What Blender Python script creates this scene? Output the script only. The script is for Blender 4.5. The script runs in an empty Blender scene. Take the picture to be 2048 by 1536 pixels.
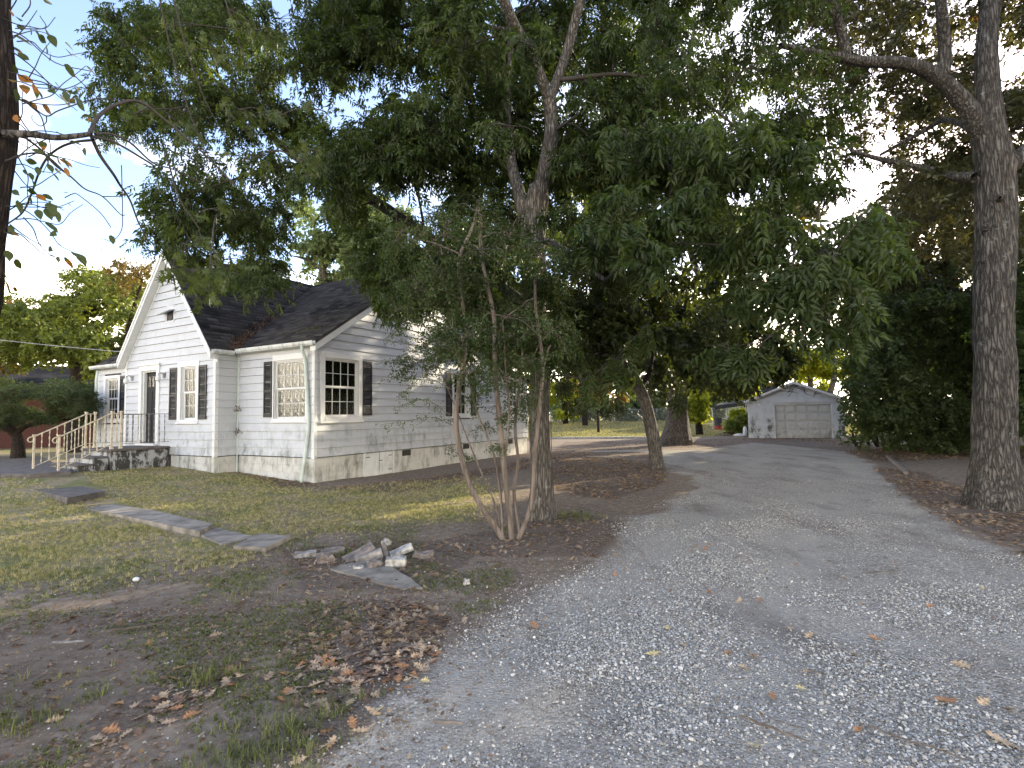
import bpy, bmesh, math, random
import numpy as np
from math import sin, cos, radians, pi, sqrt
from mathutils import Matrix, Vector

random.seed(7); rng = np.random.default_rng(7)
sc = bpy.context.scene
COL = sc.collection

# ------------------------------------------------------------------ camera
F = 1063.0; CAMH = 1.66; PITCH = radians(3.23); ROLL = radians(-0.85)
RM = Matrix.Rotation(radians(90) + PITCH, 3, 'X') @ Matrix.Rotation(ROLL, 3, 'Z')
RN = np.array(RM); ON = np.array([0, 0, CAMH])
cam_data = bpy.data.cameras.new('camera'); cam = bpy.data.objects.new('camera', cam_data); COL.objects.link(cam)
cam.matrix_world = Matrix.Translation((0, 0, CAMH)) @ RM.to_4x4()
cam_data.sensor_width = 36; cam_data.lens = F / 2048 * 36; cam_data.clip_end = 5000; cam_data.clip_start = 0.05
sc.camera = cam

# ------------------------------------------------------------------ light
SUN_AZ = radians(45.5); SUN_EL = radians(18)
wd = bpy.data.worlds.new('World'); sc.world = wd; wd.use_nodes = True
nt = wd.node_tree; nt.nodes.clear(); N = nt.nodes; Lk = nt.links.new
SKY_STRENGTH = 0.12
out = N.new('ShaderNodeOutputWorld'); bg = N.new('ShaderNodeBackground'); bg.inputs['Strength'].default_value = SKY_STRENGTH
sky = N.new('ShaderNodeTexSky'); sky.sky_type = 'NISHITA'; sky.sun_disc = False
sky.sun_elevation = SUN_EL; sky.sun_rotation = SUN_AZ; sky.air_density = 1.0; sky.dust_density = 0.6; sky.ozone_density = 2.2
tc = N.new('ShaderNodeTexCoord'); sep = N.new('ShaderNodeSeparateXYZ'); Lk(tc.outputs['Generated'], sep.inputs[0])
# cloud layer: project direction on a plane overhead so clouds shrink toward the horizon
zz = N.new('ShaderNodeMath'); zz.operation = 'MAXIMUM'; Lk(sep.outputs['Z'], zz.inputs[0]); zz.inputs[1].default_value = 0.0
za = N.new('ShaderNodeMath'); za.operation = 'ADD'; Lk(zz.outputs[0], za.inputs[0]); za.inputs[1].default_value = 0.16
dv = N.new('ShaderNodeVectorMath'); dv.operation = 'DIVIDE'; Lk(tc.outputs['Generated'], dv.inputs[0])
cmb = N.new('ShaderNodeCombineXYZ')
for i in range(3): Lk(za.outputs[0], cmb.inputs[i])
Lk(cmb.outputs[0], dv.inputs[1])
mp = N.new('ShaderNodeMapping'); mp.inputs['Scale'].default_value = (1.0, 1.5, 0.0); mp.inputs['Location'].default_value = (3.1, 1.7, 0)
mp.inputs['Rotation'].default_value = (0, 0, radians(35)); Lk(dv.outputs[0], mp.inputs[0])
cn = N.new('ShaderNodeTexNoise'); cn.inputs['Scale'].default_value = 1.35; cn.inputs['Detail'].default_value = 7; cn.inputs['Roughness'].default_value = 0.52
cn.inputs['Distortion'].default_value = 0.35
Lk(mp.outputs[0], cn.inputs['Vector'])
cr = N.new('ShaderNodeMapRange'); cr.inputs[1].default_value = 0.53; cr.inputs[2].default_value = 1.0; cr.inputs[3].default_value = 0; cr.inputs[4].default_value = 1
Lk(cn.outputs['Fac'], cr.inputs[0])
# bank of bright cloud close to the horizon, all the way round
nb = N.new('ShaderNodeMath'); nb.operation = 'MULTIPLY_ADD'; Lk(cn.outputs['Fac'], nb.inputs[0]); nb.inputs[1].default_value = -0.22; Lk(sep.outputs['Z'], nb.inputs[2])
hr = N.new('ShaderNodeMapRange'); hr.interpolation_type = 'SMOOTHSTEP'; hr.inputs[1].default_value = 0.055; hr.inputs[2].default_value = 0.16; hr.inputs[3].default_value = 1.0; hr.inputs[4].default_value = 0.0
Lk(nb.outputs[0], hr.inputs[0])
mxm = N.new('ShaderNodeMath'); mxm.operation = 'MAXIMUM'; Lk(cr.outputs[0], mxm.inputs[0]); Lk(hr.outputs[0], mxm.inputs[1])
cl = N.new('ShaderNodeMix'); cl.data_type = 'RGBA'; Lk(mxm.outputs[0], cl.inputs[0])
gain = N.new('ShaderNodeMix'); gain.data_type = 'RGBA'; gain.blend_type = 'MULTIPLY'; gain.inputs[0].default_value = 1.0
Lk(sky.outputs[0], gain.inputs[6]); gain.inputs[7].default_value = (1.14, 0.97, 0.95, 1)
Lk(gain.outputs[2], cl.inputs[6]); cl.inputs[7].default_value = (13.6, 12.0, 9.4, 1)
Lk(cl.outputs[2], bg.inputs['Color']); Lk(bg.outputs[0], out.inputs['Surface'])

sd = bpy.data.lights.new('sun', 'SUN'); sd.energy = 2.2; sd.angle = radians(0.6); sd.color = (1.0, 0.86, 0.62)
so = bpy.data.objects.new('sun', sd); COL.objects.link(so)
sdir = Vector((sin(SUN_AZ) * cos(SUN_EL), cos(SUN_AZ) * cos(SUN_EL), sin(SUN_EL)))
so.rotation_euler = sdir.to_track_quat('Z', 'Y').to_euler(); so.location = (30, 30, 30)

sc.view_settings.view_transform = 'Standard'; sc.view_settings.look = 'None'
sc.view_settings.gamma = 1; sc.view_settings.use_curve_mapping = False
sc.view_settings.exposure = 2.35
sc.cycles.max_bounces = 8; sc.cycles.diffuse_bounces = 4; sc.cycles.transmission_bounces = 4; sc.cycles.transparent_max_bounces = 8
sc.cycles.caustics_reflective = False; sc.cycles.caustics_refractive = False

# ------------------------------------------------------------------ helpers
def ray(px, py):
    return RN @ np.array([(px - 1024) / F, -(py - 768) / F, -1.0])
def at(px, py, Y):
    d = ray(px, py); return ON + d * (Y / d[1])
def gp(px, py, z=0.0):
    d = ray(px, py); return ON + d * ((z - CAMH) / d[2])

_perm = rng.random((64, 64, 64))
def vnoise(p, s=1.0):
    p = np.asarray(p, float) * s; i = np.floor(p).astype(int); f = p - i; f = f * f * (3 - 2 * f); i = i % 64; j = (i + 1) % 64
    def g(a, b, c): return _perm[a, b, c]
    x0, y0, z0 = i[..., 0], i[..., 1], i[..., 2]; x1, y1, z1 = j[..., 0], j[..., 1], j[..., 2]
    fx, fy, fz = f[..., 0], f[..., 1], f[..., 2]
    a = g(x0, y0, z0) * (1 - fx) + g(x1, y0, z0) * fx; b = g(x0, y1, z0) * (1 - fx) + g(x1, y1, z0) * fx
    c = g(x0, y0, z1) * (1 - fx) + g(x1, y0, z1) * fx; d = g(x0, y1, z1) * (1 - fx) + g(x1, y1, z1) * fx
    return ((a * (1 - fy) + b * fy) * (1 - fz) + (c * (1 - fy) + d * fy) * fz)
def fbm(p, s=1.0, o=3):
    v = 0; a = 1; t = 0
    for k in range(o): v = v + a * vnoise(np.asarray(p) + k * 7.3, s); t += a; a *= 0.5; s *= 2.03
    return v / t
def sstep(a, b, x):
    t = np.clip((x - a) / (b - a), 0, 1); return t * t * (3 - 2 * t)

def tag(o, label=None, cat=None, group=None, kind=None):
    if label: o['label'] = label
    if cat: o['category'] = cat
    if group: o['group'] = group
    if kind: o['kind'] = kind
    return o
def empty(name, loc=(0, 0, 0), rz=0.0, parent=None):
    o = bpy.data.objects.new(name, None); COL.objects.link(o); o.location = tuple(loc); o.rotation_euler = (0, 0, rz)
    o.empty_display_size = 0.1
    if parent: o.parent = parent
    return o
def link(name, me, parent=None, loc=None, rot=None):
    o = bpy.data.objects.new(name, me); COL.objects.link(o)
    if parent: o.parent = parent
    if loc is not None: o.location = tuple(loc)
    if rot is not None: o.rotation_euler = rot
    return o
def np_mesh(name, V, T, mat, attrs=None, smooth=False):
    """V (n,3), T (m,3) or (m,4) -> mesh"""
    V = np.ascontiguousarray(V, np.float32); T = np.ascontiguousarray(T, np.int32); k = T.shape[1]
    me = bpy.data.meshes.new(name)
    me.vertices.add(len(V)); me.vertices.foreach_set('co', V.ravel())
    me.loops.add(T.size); me.loops.foreach_set('vertex_index', T.ravel())
    me.polygons.add(len(T)); me.polygons.foreach_set('loop_start', np.arange(0, T.size, k, dtype=np.int32))
    me.polygons.foreach_set('loop_total', np.full(len(T), k, np.int32))
    if smooth: me.polygons.foreach_set('use_smooth', np.ones(len(T), bool))
    me.update(calc_edges=True)
    for n, a in (attrs or {}).items():
        at_ = me.attributes.new(n, 'FLOAT', 'POINT'); at_.data.foreach_set('value', np.ascontiguousarray(a, np.float32))
    if mat: me.materials.append(mat)
    return me

class MB:
    """collects faces of one mesh object"""
    def __init__(s): s.v = []; s.f = []
    def pts(s, P, faces):
        b = len(s.v); s.v += [tuple(p) for p in P]; s.f += [tuple(b + i for i in f) for f in faces]
    def hexa(s, P):  # 8 points: bottom 4, top 4
        s.pts(P, [(0, 3, 2, 1), (4, 5, 6, 7), (0, 1, 5, 4), (1, 2, 6, 5), (2, 3, 7, 6), (3, 0, 4, 7)])
    def box(s, a, b, f=None):
        x0, y0, z0 = [min(a[i], b[i]) for i in range(3)]; x1, y1, z1 = [max(a[i], b[i]) for i in range(3)]
        P = [(x0, y0, z0), (x1, y0, z0), (x1, y1, z0), (x0, y1, z0), (x0, y0, z1), (x1, y0, z1), (x1, y1, z1), (x0, y1, z1)]
        if f: P = [f(*p) for p in P]
        s.hexa(P)
    def prism(s, poly, vec):
        n = len(poly); P = [tuple(p) for p in poly] + [tuple(np.array(p) + np.array(vec)) for p in poly]
        s.pts(P, [tuple(range(n - 1, -1, -1)), tuple(range(n, 2 * n))] + [(i, (i + 1) % n, n + (i + 1) % n, n + i) for i in range(n)])
    def tube(s, path, r, seg=8, cap=True):
        path = [np.array(p, float) for p in path]; rs = r if hasattr(r, '__len__') else [r] * len(path)
        V, Fc = tube_arrays(path, rs, seg); b = len(s.v)
        s.v += [tuple(x) for x in V]; s.f += [tuple(int(b + i) for i in q) for q in Fc]
        if cap:
            n = len(path); s.f.append(tuple(b + i for i in range(seg - 1, -1, -1))); s.f.append(tuple(b + (n - 1) * seg + i for i in range(seg)))
    def mesh(s, name, mat, bevel=0, smooth=False):
        me = bpy.data.meshes.new(name); bm = bmesh.new()
        vs = [bm.verts.new(p) for p in s.v]
        for f in s.f:
            try: bm.faces.new([vs[i] for i in f])
            except ValueError: pass
        bmesh.ops.recalc_face_normals(bm, faces=bm.faces[:])
        if bevel:
            bmesh.ops.bevel(bm, geom=[e for e in bm.edges if len(e.link_faces) == 2 and e.calc_face_angle(0) > 0.6], offset=bevel, segments=1, affect='EDGES', clamp_overlap=True)
        if smooth:
            for f in bm.faces: f.smooth = True
        bm.to_mesh(me); bm.free()
        if mat: me.materials.append(mat)
        return me
    def build(s, name, mat, parent=None, loc=None, rot=None, bevel=0, smooth=False):
        return link(name, s.mesh(name, mat, bevel, smooth), parent, loc, rot)

def tube_arrays(path, rs, seg):
    n = len(path); P = np.array(path); T = np.gradient(P, axis=0); T /= np.linalg.norm(T, axis=1)[:, None] + 1e-9
    up = np.array([0, 0, 1.0]) if abs(T[0][2]) < 0.9 else np.array([1.0, 0, 0])
    a = np.cross(T[0], up); a /= np.linalg.norm(a); V = []
    th = np.arange(seg) * 2 * pi / seg
    for i in range(n):
        a = a - T[i] * a.dot(T[i]); a /= np.linalg.norm(a) + 1e-9; b = np.cross(T[i], a)
        V.append(P[i] + rs[i] * (np.cos(th)[:, None] * a + np.sin(th)[:, None] * b))
    V = np.concatenate(V); j = np.arange(seg); k = (j + 1) % seg
    Q = np.concatenate([np.stack([i * seg + j, i * seg + k, (i + 1) * seg + k, (i + 1) * seg + j], 1) for i in range(n - 1)])
    return V, Q

def smooth_path(pts, sub=6):
    P = np.array(pts, float)
    if len(P) < 3: 
        t = np.linspace(0, 1, sub + 1)[:, None]; return P[0] * (1 - t) + P[-1] * t
    Q = np.vstack([2 * P[0] - P[1], P, 2 * P[-1] - P[-2]]); R_ = []
    for i in range(1, len(Q) - 2):
        for k in range(sub):
            t = k / sub; R_.append(0.5 * ((2 * Q[i]) + (-Q[i - 1] + Q[i + 1]) * t + (2 * Q[i - 1] - 5 * Q[i] + 4 * Q[i + 1] - Q[i + 2]) * t * t + (-Q[i - 1] + 3 * Q[i] - 3 * Q[i + 1] + Q[i + 2]) * t ** 3))
    R_.append(P[-1]); return np.array(R_)

# ------------------------------------------------------------------ materials
def mat_base(name):
    m = bpy.data.materials.new(name); m.use_nodes = True; t = m.node_tree; b = t.nodes['Principled BSDF']; return m, t, b
def ramp(t, fac, stops):
    r = t.nodes.new('ShaderNodeValToRGB'); e = r.color_ramp.elements
    while len(e) < len(stops): e.new(0.5)
    for i, (p, c) in enumerate(stops): e[i].position = p; e[i].color = (*c, 1)
    t.links.new(fac, r.inputs[0]); return r.outputs[0]
def noise(t, scale, detail=4, rough=0.55, vec=None, sc3=None, kind='Object', dist=0):
    n = t.nodes.new('ShaderNodeTexNoise'); n.inputs['Scale'].default_value = scale; n.inputs['Detail'].default_value = detail; n.inputs['Roughness'].default_value = rough
    n.inputs['Distortion'].default_value = dist
    c = t.nodes.new('ShaderNodeTexCoord'); v = c.outputs[kind]
    if sc3:
        m = t.nodes.new('ShaderNodeMapping'); m.inputs['Scale'].default_value = sc3; t.links.new(v, m.inputs[0]); v = m.outputs[0]
    t.links.new(v, n.inputs['Vector']); return n.outputs['Fac']
def mix(t, fac, a, b, blend='MIX'):
    m = t.nodes.new('ShaderNodeMix'); m.data_type = 'RGBA'; m.blend_type = blend
    for s, i in ((fac, 0), (a, 6), (b, 7)):
        if hasattr(s, 'links'): t.links.new(s, m.inputs[i])
        elif i == 0: m.inputs[0].default_value = s
        else: m.inputs[i].default_value = (*s, 1)
    return m.outputs[2]
def math_(t, op, a, b=None, clamp=False):
    m = t.nodes.new('ShaderNodeMath'); m.operation = op; m.use_clamp = clamp
    for i, s in enumerate((a, b)):
        if s is None: continue
        if hasattr(s, 'links'): t.links.new(s, m.inputs[i])
        else: m.inputs[i].default_value = s
    return m.outputs[0]
def rng_(t, v, a, b, c=0, d=1):
    m = t.nodes.new('ShaderNodeMapRange'); t.links.new(v, m.inputs[0])
    for i, x in enumerate((a, b, c, d)): m.inputs[i + 1].default_value = x
    return m.outputs[0]
def bump(t, b, h, strength=0.3, dist=0.02):
    n = t.nodes.new('ShaderNodeBump'); n.inputs['Strength'].default_value = strength; n.inputs['Distance'].default_value = dist
    t.links.new(h, n.inputs['Height']); t.links.new(n.outputs[0], b.inputs['Normal']); return n
def attr(t, name):
    a = t.nodes.new('ShaderNodeAttribute'); a.attribute_name = name; return a.outputs['Fac']
def simple(name, col, rough=0.6, metal=0, var=0.15, nscale=8, bmp=0.1, spec=0.4):
    m, t, b = mat_base(name); n = noise(t, nscale, 5)
    c = ramp(t, n, [(0.3, tuple(x * (1 - var) for x in col)), (0.7, tuple(min(1, x * (1 + var)) for x in col))])
    t.links.new(c, b.inputs['Base Color']); b.inputs['Roughness'].default_value = rough; b.inputs['Metallic'].default_value = metal
    b.inputs['Specular IOR Level'].default_value = spec
    if bmp: bump(t, b, n, bmp, 0.01)
    return m
def painted(name, col=(0.74, 0.75, 0.76), grime=(0.28, 0.29, 0.25), amt=0.5, base=0.6, top=1.6, peel=None, green=1.0):
    """white paint with vertical dirt runs, heavier toward the ground"""
    m, t, b = mat_base(name)
    g = t.nodes.new('ShaderNodeNewGeometry'); sp = t.nodes.new('ShaderNodeSeparateXYZ'); t.links.new(g.outputs['Position'], sp.inputs[0])
    low = rng_(t, sp.outputs['Z'], base, top, 1.0, 0.12)
    def wn(scale, s3, det=5, ro=0.6):
        n = t.nodes.new('ShaderNodeTexNoise'); n.inputs['Scale'].default_value = scale; n.inputs['Detail'].default_value = det; n.inputs['Roughness'].default_value = ro
        mp_ = t.nodes.new('ShaderNodeMapping'); mp_.inputs['Scale'].default_value = s3; t.links.new(g.outputs['Position'], mp_.inputs[0]); t.links.new(mp_.outputs[0], n.inputs['Vector']); return n.outputs['Fac']
    runs = rng_(t, wn(5, (1, 1, 0.35), 6, .7), 0.43, 0.62); blot = rng_(t, wn(2.2, (1, 1, 1)), 0.40, 0.60)
    f = math_(t, 'MULTIPLY', math_(t, 'MULTIPLY', runs, blot), low); f = math_(t, 'MULTIPLY', f, amt, True)
    fine = wn(1.3, (1, 1, 6), 4)
    c0 = mix(t, rng_(t, fine, 0.3, 0.75), tuple(x * 0.90 for x in col), col)
    c1 = mix(t, f, c0, grime)
    gr = math_(t, 'MULTIPLY', rng_(t, wn(1.7, (1, 1, 1), 3), 0.55, 0.7), math_(t, 'MULTIPLY', low, min(.5, 0.5 * amt) * green), True)
    c1 = mix(t, gr, c1, (0.27, 0.28, 0.17))
    if peel:
        pf = rng_(t, wn(9, (1, 1, 1), 6, .75), 0.60, 0.64); c1 = mix(t, math_(t, 'MULTIPLY', pf, peel), c1, (0.30, 0.27, 0.23))
    t.links.new(c1, b.inputs['Base Color']); b.inputs['Roughness'].default_value = 0.55; b.inputs['Specular IOR Level'].default_value = 0.35
    bump(t, b, wn(14, (1, 1, 2.5), 5), 0.12, 0.01)
    return m
def leafmat(name, dark, light, trans, autumn=None, afrac=0.0, gloss=0.45, tl=0.35):
    m, t, b = mat_base(name); a = attr(t, 'rnd')
    c = ramp(t, a, [(0.0, dark), (1.0, light)])
    if autumn:
        c = mix(t, rng_(t, a, 1 - afrac - 0.02, 1 - afrac), c, autumn)
    b.inputs['Roughness'].default_value = gloss; b.inputs['Specular IOR Level'].default_value = 0.35
    t.links.new(c, b.inputs['Base Color'])
    tr = t.nodes.new('ShaderNodeBsdfTranslucent'); tcx = mix(t, 1.0, c, trans, 'MULTIPLY'); t.links.new(tcx, tr.inputs['Color'])
    ms = t.nodes.new('ShaderNodeMixShader'); ms.inputs[0].default_value = tl; t.links.new(b.outputs[0], ms.inputs[1]); t.links.new(tr.outputs[0], ms.inputs[2])
    o = t.nodes['Material Output']; t.links.new(ms.outputs[0], o.inputs['Surface']); return m
def barkmat(name, c0, c1, scale=1.0, lichen=0.3, bstr=0.9, lich_col=(0.33, 0.34, 0.31)):
    m, t, b = mat_base(name)
    g = t.nodes.new('ShaderNodeTexCoord').outputs['Object']
    mp_ = t.nodes.new('ShaderNodeMapping'); mp_.inputs['Scale'].default_value = (scale * 19, scale * 19, scale * 2.3); t.links.new(g, mp_.inputs[0])
    v = t.nodes.new('ShaderNodeTexVoronoi'); v.feature = 'DISTANCE_TO_EDGE'; v.inputs['Scale'].default_value = 1.0; v.inputs['Randomness'].default_value = 1.0
    nz = t.nodes.new('ShaderNodeTexNoise'); nz.inputs['Scale'].default_value = 1.6; nz.inputs['Detail'].default_value = 5; t.links.new(mp_.outputs[0], nz.inputs['Vector'])
    ad = t.nodes.new('ShaderNodeVectorMath'); ad.operation = 'MULTIPLY_ADD'; t.links.new(nz.outputs['Color'], ad.inputs[0]); ad.inputs[1].default_value = (1.3, 1.3, 1.3); t.links.new(mp_.outputs[0], ad.inputs[2])
    t.links.new(ad.outputs[0], v.inputs['Vector'])
    h = math_(t, 'ADD', rng_(t, v.outputs['Distance'], 0.0, 0.28), math_(t, 'MULTIPLY', nz.outputs['Fac'], 0.6))
    c = mix(t, rng_(t, h, 0.2, 1.2), c0, c1)
    n2 = noise(t, 5 * scale, 6, .65); n3 = noise(t, 22 * scale, 4, .6)
    lf = math_(t, 'MULTIPLY', rng_(t, n2, 0.56, 0.66), rng_(t, n3, 0.45, 0.6)); lf = math_(t, 'MULTIPLY', lf, lichen)
    c = mix(t, lf, c, lich_col)
    t.links.new(c, b.inputs['Base Color']); b.inputs['Roughness'].default_value = 0.9; b.inputs['Specular IOR Level'].default_value = 0.2
    bump(t, b, h, bstr, 0.03); return m

M = {}
M['siding'] = painted('white_siding_paint', (0.56, 0.575, 0.60), (0.22, 0.24, 0.22), 1.25)
M['trim'] = painted('white_trim_paint', (0.76, 0.77, 0.75), (0.30, 0.28, 0.22), 0.4, peel=0.35)
M['casing'] = painted('window_casing_paint', (0.77, 0.77, 0.76), (0.30, 0.28, 0.22), 0.5, peel=0.18)
M['block'] = painted('painted_foundation_block', (0.62, 0.61, 0.57), (0.16, 0.16, 0.13), 0.95, base=0.4, top=1.3, peel=0.3)
M['stoop'] = painted('stained_stoop_concrete', (0.40, 0.40, 0.40), (0.045, 0.043, 0.040), 5.5, base=1.2, top=2.4, peel=0.5, green=0.0)
M['tread'] = simple('dark_concrete', (0.12, 0.105, 0.095), 0.9, var=0.4, nscale=6, bmp=0.4)
M['slab'] = simple('worn_path_concrete', (0.25, 0.22, 0.18), 0.92, var=0.5, nscale=4.5, bmp=0.5)
M['black'] = simple('black_shutter_paint', (0.014, 0.014, 0.016), 0.5, var=0.3, nscale=5, bmp=0.05)
M['door'] = simple('black_door_paint', (0.010, 0.010, 0.011), 0.7, var=0.2, nscale=5, bmp=0.03)
M['cream_metal'] = simple('chipped_cream_railing_paint', (0.58, 0.50, 0.36), 0.5, var=0.35, nscale=14, bmp=0.1)
M['wrought'] = simple('weathered_grey_railing_metal', (0.22, 0.21, 0.20), 0.6, var=0.4, nscale=14)
M['gutter'] = painted('white_gutter_enamel', (0.74, 0.76, 0.74), (0.12, 0.11, 0.08), 0.9, base=3.3, top=4.5)
M['pipe'] = painted('green_white_downspout', (0.62, 0.70, 0.66), (0.22, 0.25, 0.20), 0.6)
M['curtain'] = simple('beige_curtain', (0.78, 0.68, 0.52), 0.95, var=0.3, nscale=7, bmp=0.1); M['net'] = simple('grey_net_curtain', (0.20, 0.19, 0.18), 0.95, var=0.5, nscale=9, bmp=0.1)
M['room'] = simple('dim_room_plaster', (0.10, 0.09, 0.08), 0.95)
M['rust'] = simple('rusty_steel', (0.20, 0.10, 0.06), 0.85, var=0.5, nscale=10, bmp=0.3)
M['rock'] = simple('pale_broken_concrete', (0.30, 0.275, 0.245), 0.95, var=0.55, nscale=12, bmp=0.8)
M['rock2'] = simple('brown_broken_concrete', (0.21, 0.175, 0.15), 0.95, var=0.5, nscale=12, bmp=0.9)
M['rock3'] = simple('whitewashed_block', (0.42, 0.395, 0.35), 0.95, var=0.6, nscale=14, bmp=0.6)
M['brick'] = simple('red_brick', (0.10, 0.04, 0.03), 0.9, var=0.4, nscale=20, bmp=0.3)
M['darkvent'] = simple('dark_vent_metal', (0.05, 0.045, 0.04), 0.7)
M['garage_wall'] = painted('garage_white_paint', (0.66, 0.68, 0.70), (0.10, 0.105, 0.085), 1.7, base=0.5, top=1.6)
M['garage_door'] = painted('garage_door_paint', (0.60, 0.59, 0.56), (0.16, 0.15, 0.13), 0.9, base=0.1, top=0.9)
M['barrel'] = simple('dark_barrel_steel', (0.045, 0.045, 0.055), 0.7, var=0.5, nscale=9)
M['barrel_red'] = simple('red_barrel_band', (0.30, 0.04, 0.03), 0.7, var=0.4, nscale=9)
M['galv'] = simple('galvanised_wire', (0.42, 0.43, 0.43), 0.45, 0.6, var=0.15)
M['white_house'] = simple('white_house_paint', (0.72, 0.73, 0.72), 0.7, var=0.06)
M['wood_old'] = simple('grey_weathered_wood', (0.20, 0.17, 0.14), 0.9, var=0.4, nscale=12, bmp=0.4)
M['cable'] = simple('pale_cable', (0.35, 0.35, 0.34), 0.7)
M['leafdebris'] = simple('dry_leaf_debris', (0.12, 0.075, 0.052), 0.9, var=0.5, nscale=16)
M['moss'] = simple('green_moss', (0.11, 0.12, 0.03), 0.95, var=0.4, nscale=20, bmp=0.6)

def glass():
    m = bpy.data.materials.new('window_glass'); m.use_nodes = True; t = m.node_tree; t.nodes.clear()
    o = t.nodes.new('ShaderNodeOutputMaterial'); tr = t.nodes.new('ShaderNodeBsdfTransparent'); tr.inputs[0].default_value = (0.72, 0.74, 0.72, 1)
    gl = t.nodes.new('ShaderNodeBsdfGlossy'); gl.inputs['Roughness'].default_value = 0.03; fr = t.nodes.new('ShaderNodeFresnel'); fr.inputs[0].default_value = 1.65
    n = t.nodes.new('ShaderNodeTexNoise'); n.inputs['Scale'].default_value = 5.0; bu = t.nodes.new('ShaderNodeBump'); bu.inputs['Strength'].default_value = 0.45; bu.inputs['Distance'].default_value = 0.02
    t.links.new(n.outputs['Fac'], bu.inputs['Height']); t.links.new(bu.outputs[0], gl.inputs['Normal'])
    ms = t.nodes.new('ShaderNodeMixShader'); t.links.new(fr.outputs[0], ms.inputs[0]); t.links.new(tr.outputs[0], ms.inputs[1]); t.links.new(gl.outputs[0], ms.inputs[2]); t.links.new(ms.outputs[0], o.inputs[0]); return m
M['glass'] = glass()
def shingle_mat():
    m, t, b = mat_base('asphalt_shingle'); a = attr(t, 'rnd')
    c = ramp(t, a, [(0.0, (0.018, 0.018, 0.019)), (0.6, (0.050, 0.048, 0.050)), (1.0, (0.095, 0.092, 0.093))])
    big = noise(t, 0.9, 4); c = mix(t, rng_(t, big, 0.42, 0.72), c, (0.072, 0.066, 0.062)); gr = noise(t, 160, 2)
    c = mix(t, 0.5, c, ramp(t, gr, [(0.35, (0.35, 0.35, 0.35)), (0.65, (1, 1, 1))]), 'MULTIPLY')
    t.links.new(c, b.inputs['Base Color']); b.inputs['Roughness'].default_value = 0.95; b.inputs['Specular IOR Level'].default_value = 0.15; bump(t, b, gr, 0.5, 0.004); return m
M['shingle'] = shingle_mat(); M['shade_felt'] = simple('dark_shade_felt', (0.03, 0.03, 0.03), 0.95)  # dark backing seen in board gaps paints shadow lines; also carport roof
M['leaf_pecan'] = leafmat('pecan_leaf', (0.028, 0.046, 0.013), (0.088, 0.120, 0.038), (1.7, 1.75, 0.6), (0.34, 0.24, 0.03), 0.04, tl=.42)
M['leaf_oak'] = leafmat('oak_leaf', (0.040, 0.046, 0.018), (0.115, 0.115, 0.050), (1.6, 1.4, 0.6), (0.22, 0.12, 0.03), 0.09)
M['leaf_big'] = leafmat('dark_maple_leaf', (0.026, 0.038, 0.012), (0.075, 0.090, 0.030), (1.7, 1.7, 0.5), (0.36, 0.28, 0.03), 0.05)
M['leaf_myrtle'] = leafmat('crape_myrtle_leaf', (0.034, 0.054, 0.018), (0.095, 0.128, 0.046), (1.5, 1.6, 0.6), (0.25, 0.20, 0.05), 0.02)
M['leaf_maple'] = leafmat('silver_maple_leaf', (0.042, 0.062, 0.016), (0.10, 0.125, 0.038), (1.7, 1.7, 0.5), (0.4, 0.33, 0.05), 0.05)
M['leaf_hedge'] = leafmat('hedge_leaf', (0.030, 0.048, 0.016), (0.115, 0.155, 0.060), (1.5, 1.6, 0.6), (0.3, 0.2, 0.03), 0.02, tl=.4)
M['leaf_bright'] = leafmat('bright_yellow_green_leaf', (0.16, 0.20, 0.025), (0.36, 0.37, 0.05), (1.7, 1.7, 0.5), (0.6, 0.36, 0.05), 0.10, tl=.5)  # leaf colour lightened to carry the glow of far backlit foliage
M['leaf_pale'] = leafmat('pale_green_leaf', (0.10, 0.135, 0.06), (0.22, 0.26, 0.13), (1.4, 1.5, 0.8), tl=.45)
M['leaf_yellowgreen'] = leafmat('sunlit_yard_tree_leaf', (0.09, 0.125, 0.028), (0.23, 0.25, 0.065), (1.6, 1.6, 0.6), (0.42, 0.28, 0.05), 0.06, tl=.45)  # sun on the far hedges also lightened into this colour
M['leaf_gold'] = leafmat('golden_brown_leaf', (0.12, 0.10, 0.025), (0.30, 0.21, 0.06), (1.5, 1.4, 0.5))
M['needle'] = leafmat('juniper_needle', (0.045, 0.068, 0.030), (0.15, 0.18, 0.075), (1.3, 1.4, 0.6), (0.10, 0.06, 0.04), 0.12)
M['leaf_elm'] = leafmat('spotted_edge_leaf', (0.05, 0.07, 0.018), (0.11, 0.13, 0.035), (1.8, 1.8, 0.6), (0.36, 0.15, 0.03), 0.22)
M['bark_grey'] = barkmat('grey_ridged_bark', (0.045, 0.038, 0.032), (0.20, 0.18, 0.155), 1.3, 0.7)
M['bark_oak'] = barkmat('dark_oak_bark', (0.028, 0.025, 0.022), (0.165, 0.148, 0.128), 1.15, 0.6)
M['bark_big'] = barkmat('big_tree_bark', (0.04, 0.034, 0.03), (0.16, 0.135, 0.115), 0.7, 0.25)
M['bark_myrtle'] = barkmat('smooth_tan_bark', (0.105, 0.080, 0.062), (0.22, 0.18, 0.145), 0.5, 0.45, 0.25, (0.36, 0.33, 0.28))
M['bark_dark'] = barkmat('near_black_bark', (0.020, 0.015, 0.012), (0.075, 0.055, 0.042), 1.8, 0.1)
M['bark_twig'] = simple('dark_twig_bark', (0.06, 0.05, 0.042), 0.9)
M['wood_twig'] = simple('fallen_twig_wood', (0.14, 0.11, 0.085), 0.95, var=0.4, nscale=20)

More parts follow.
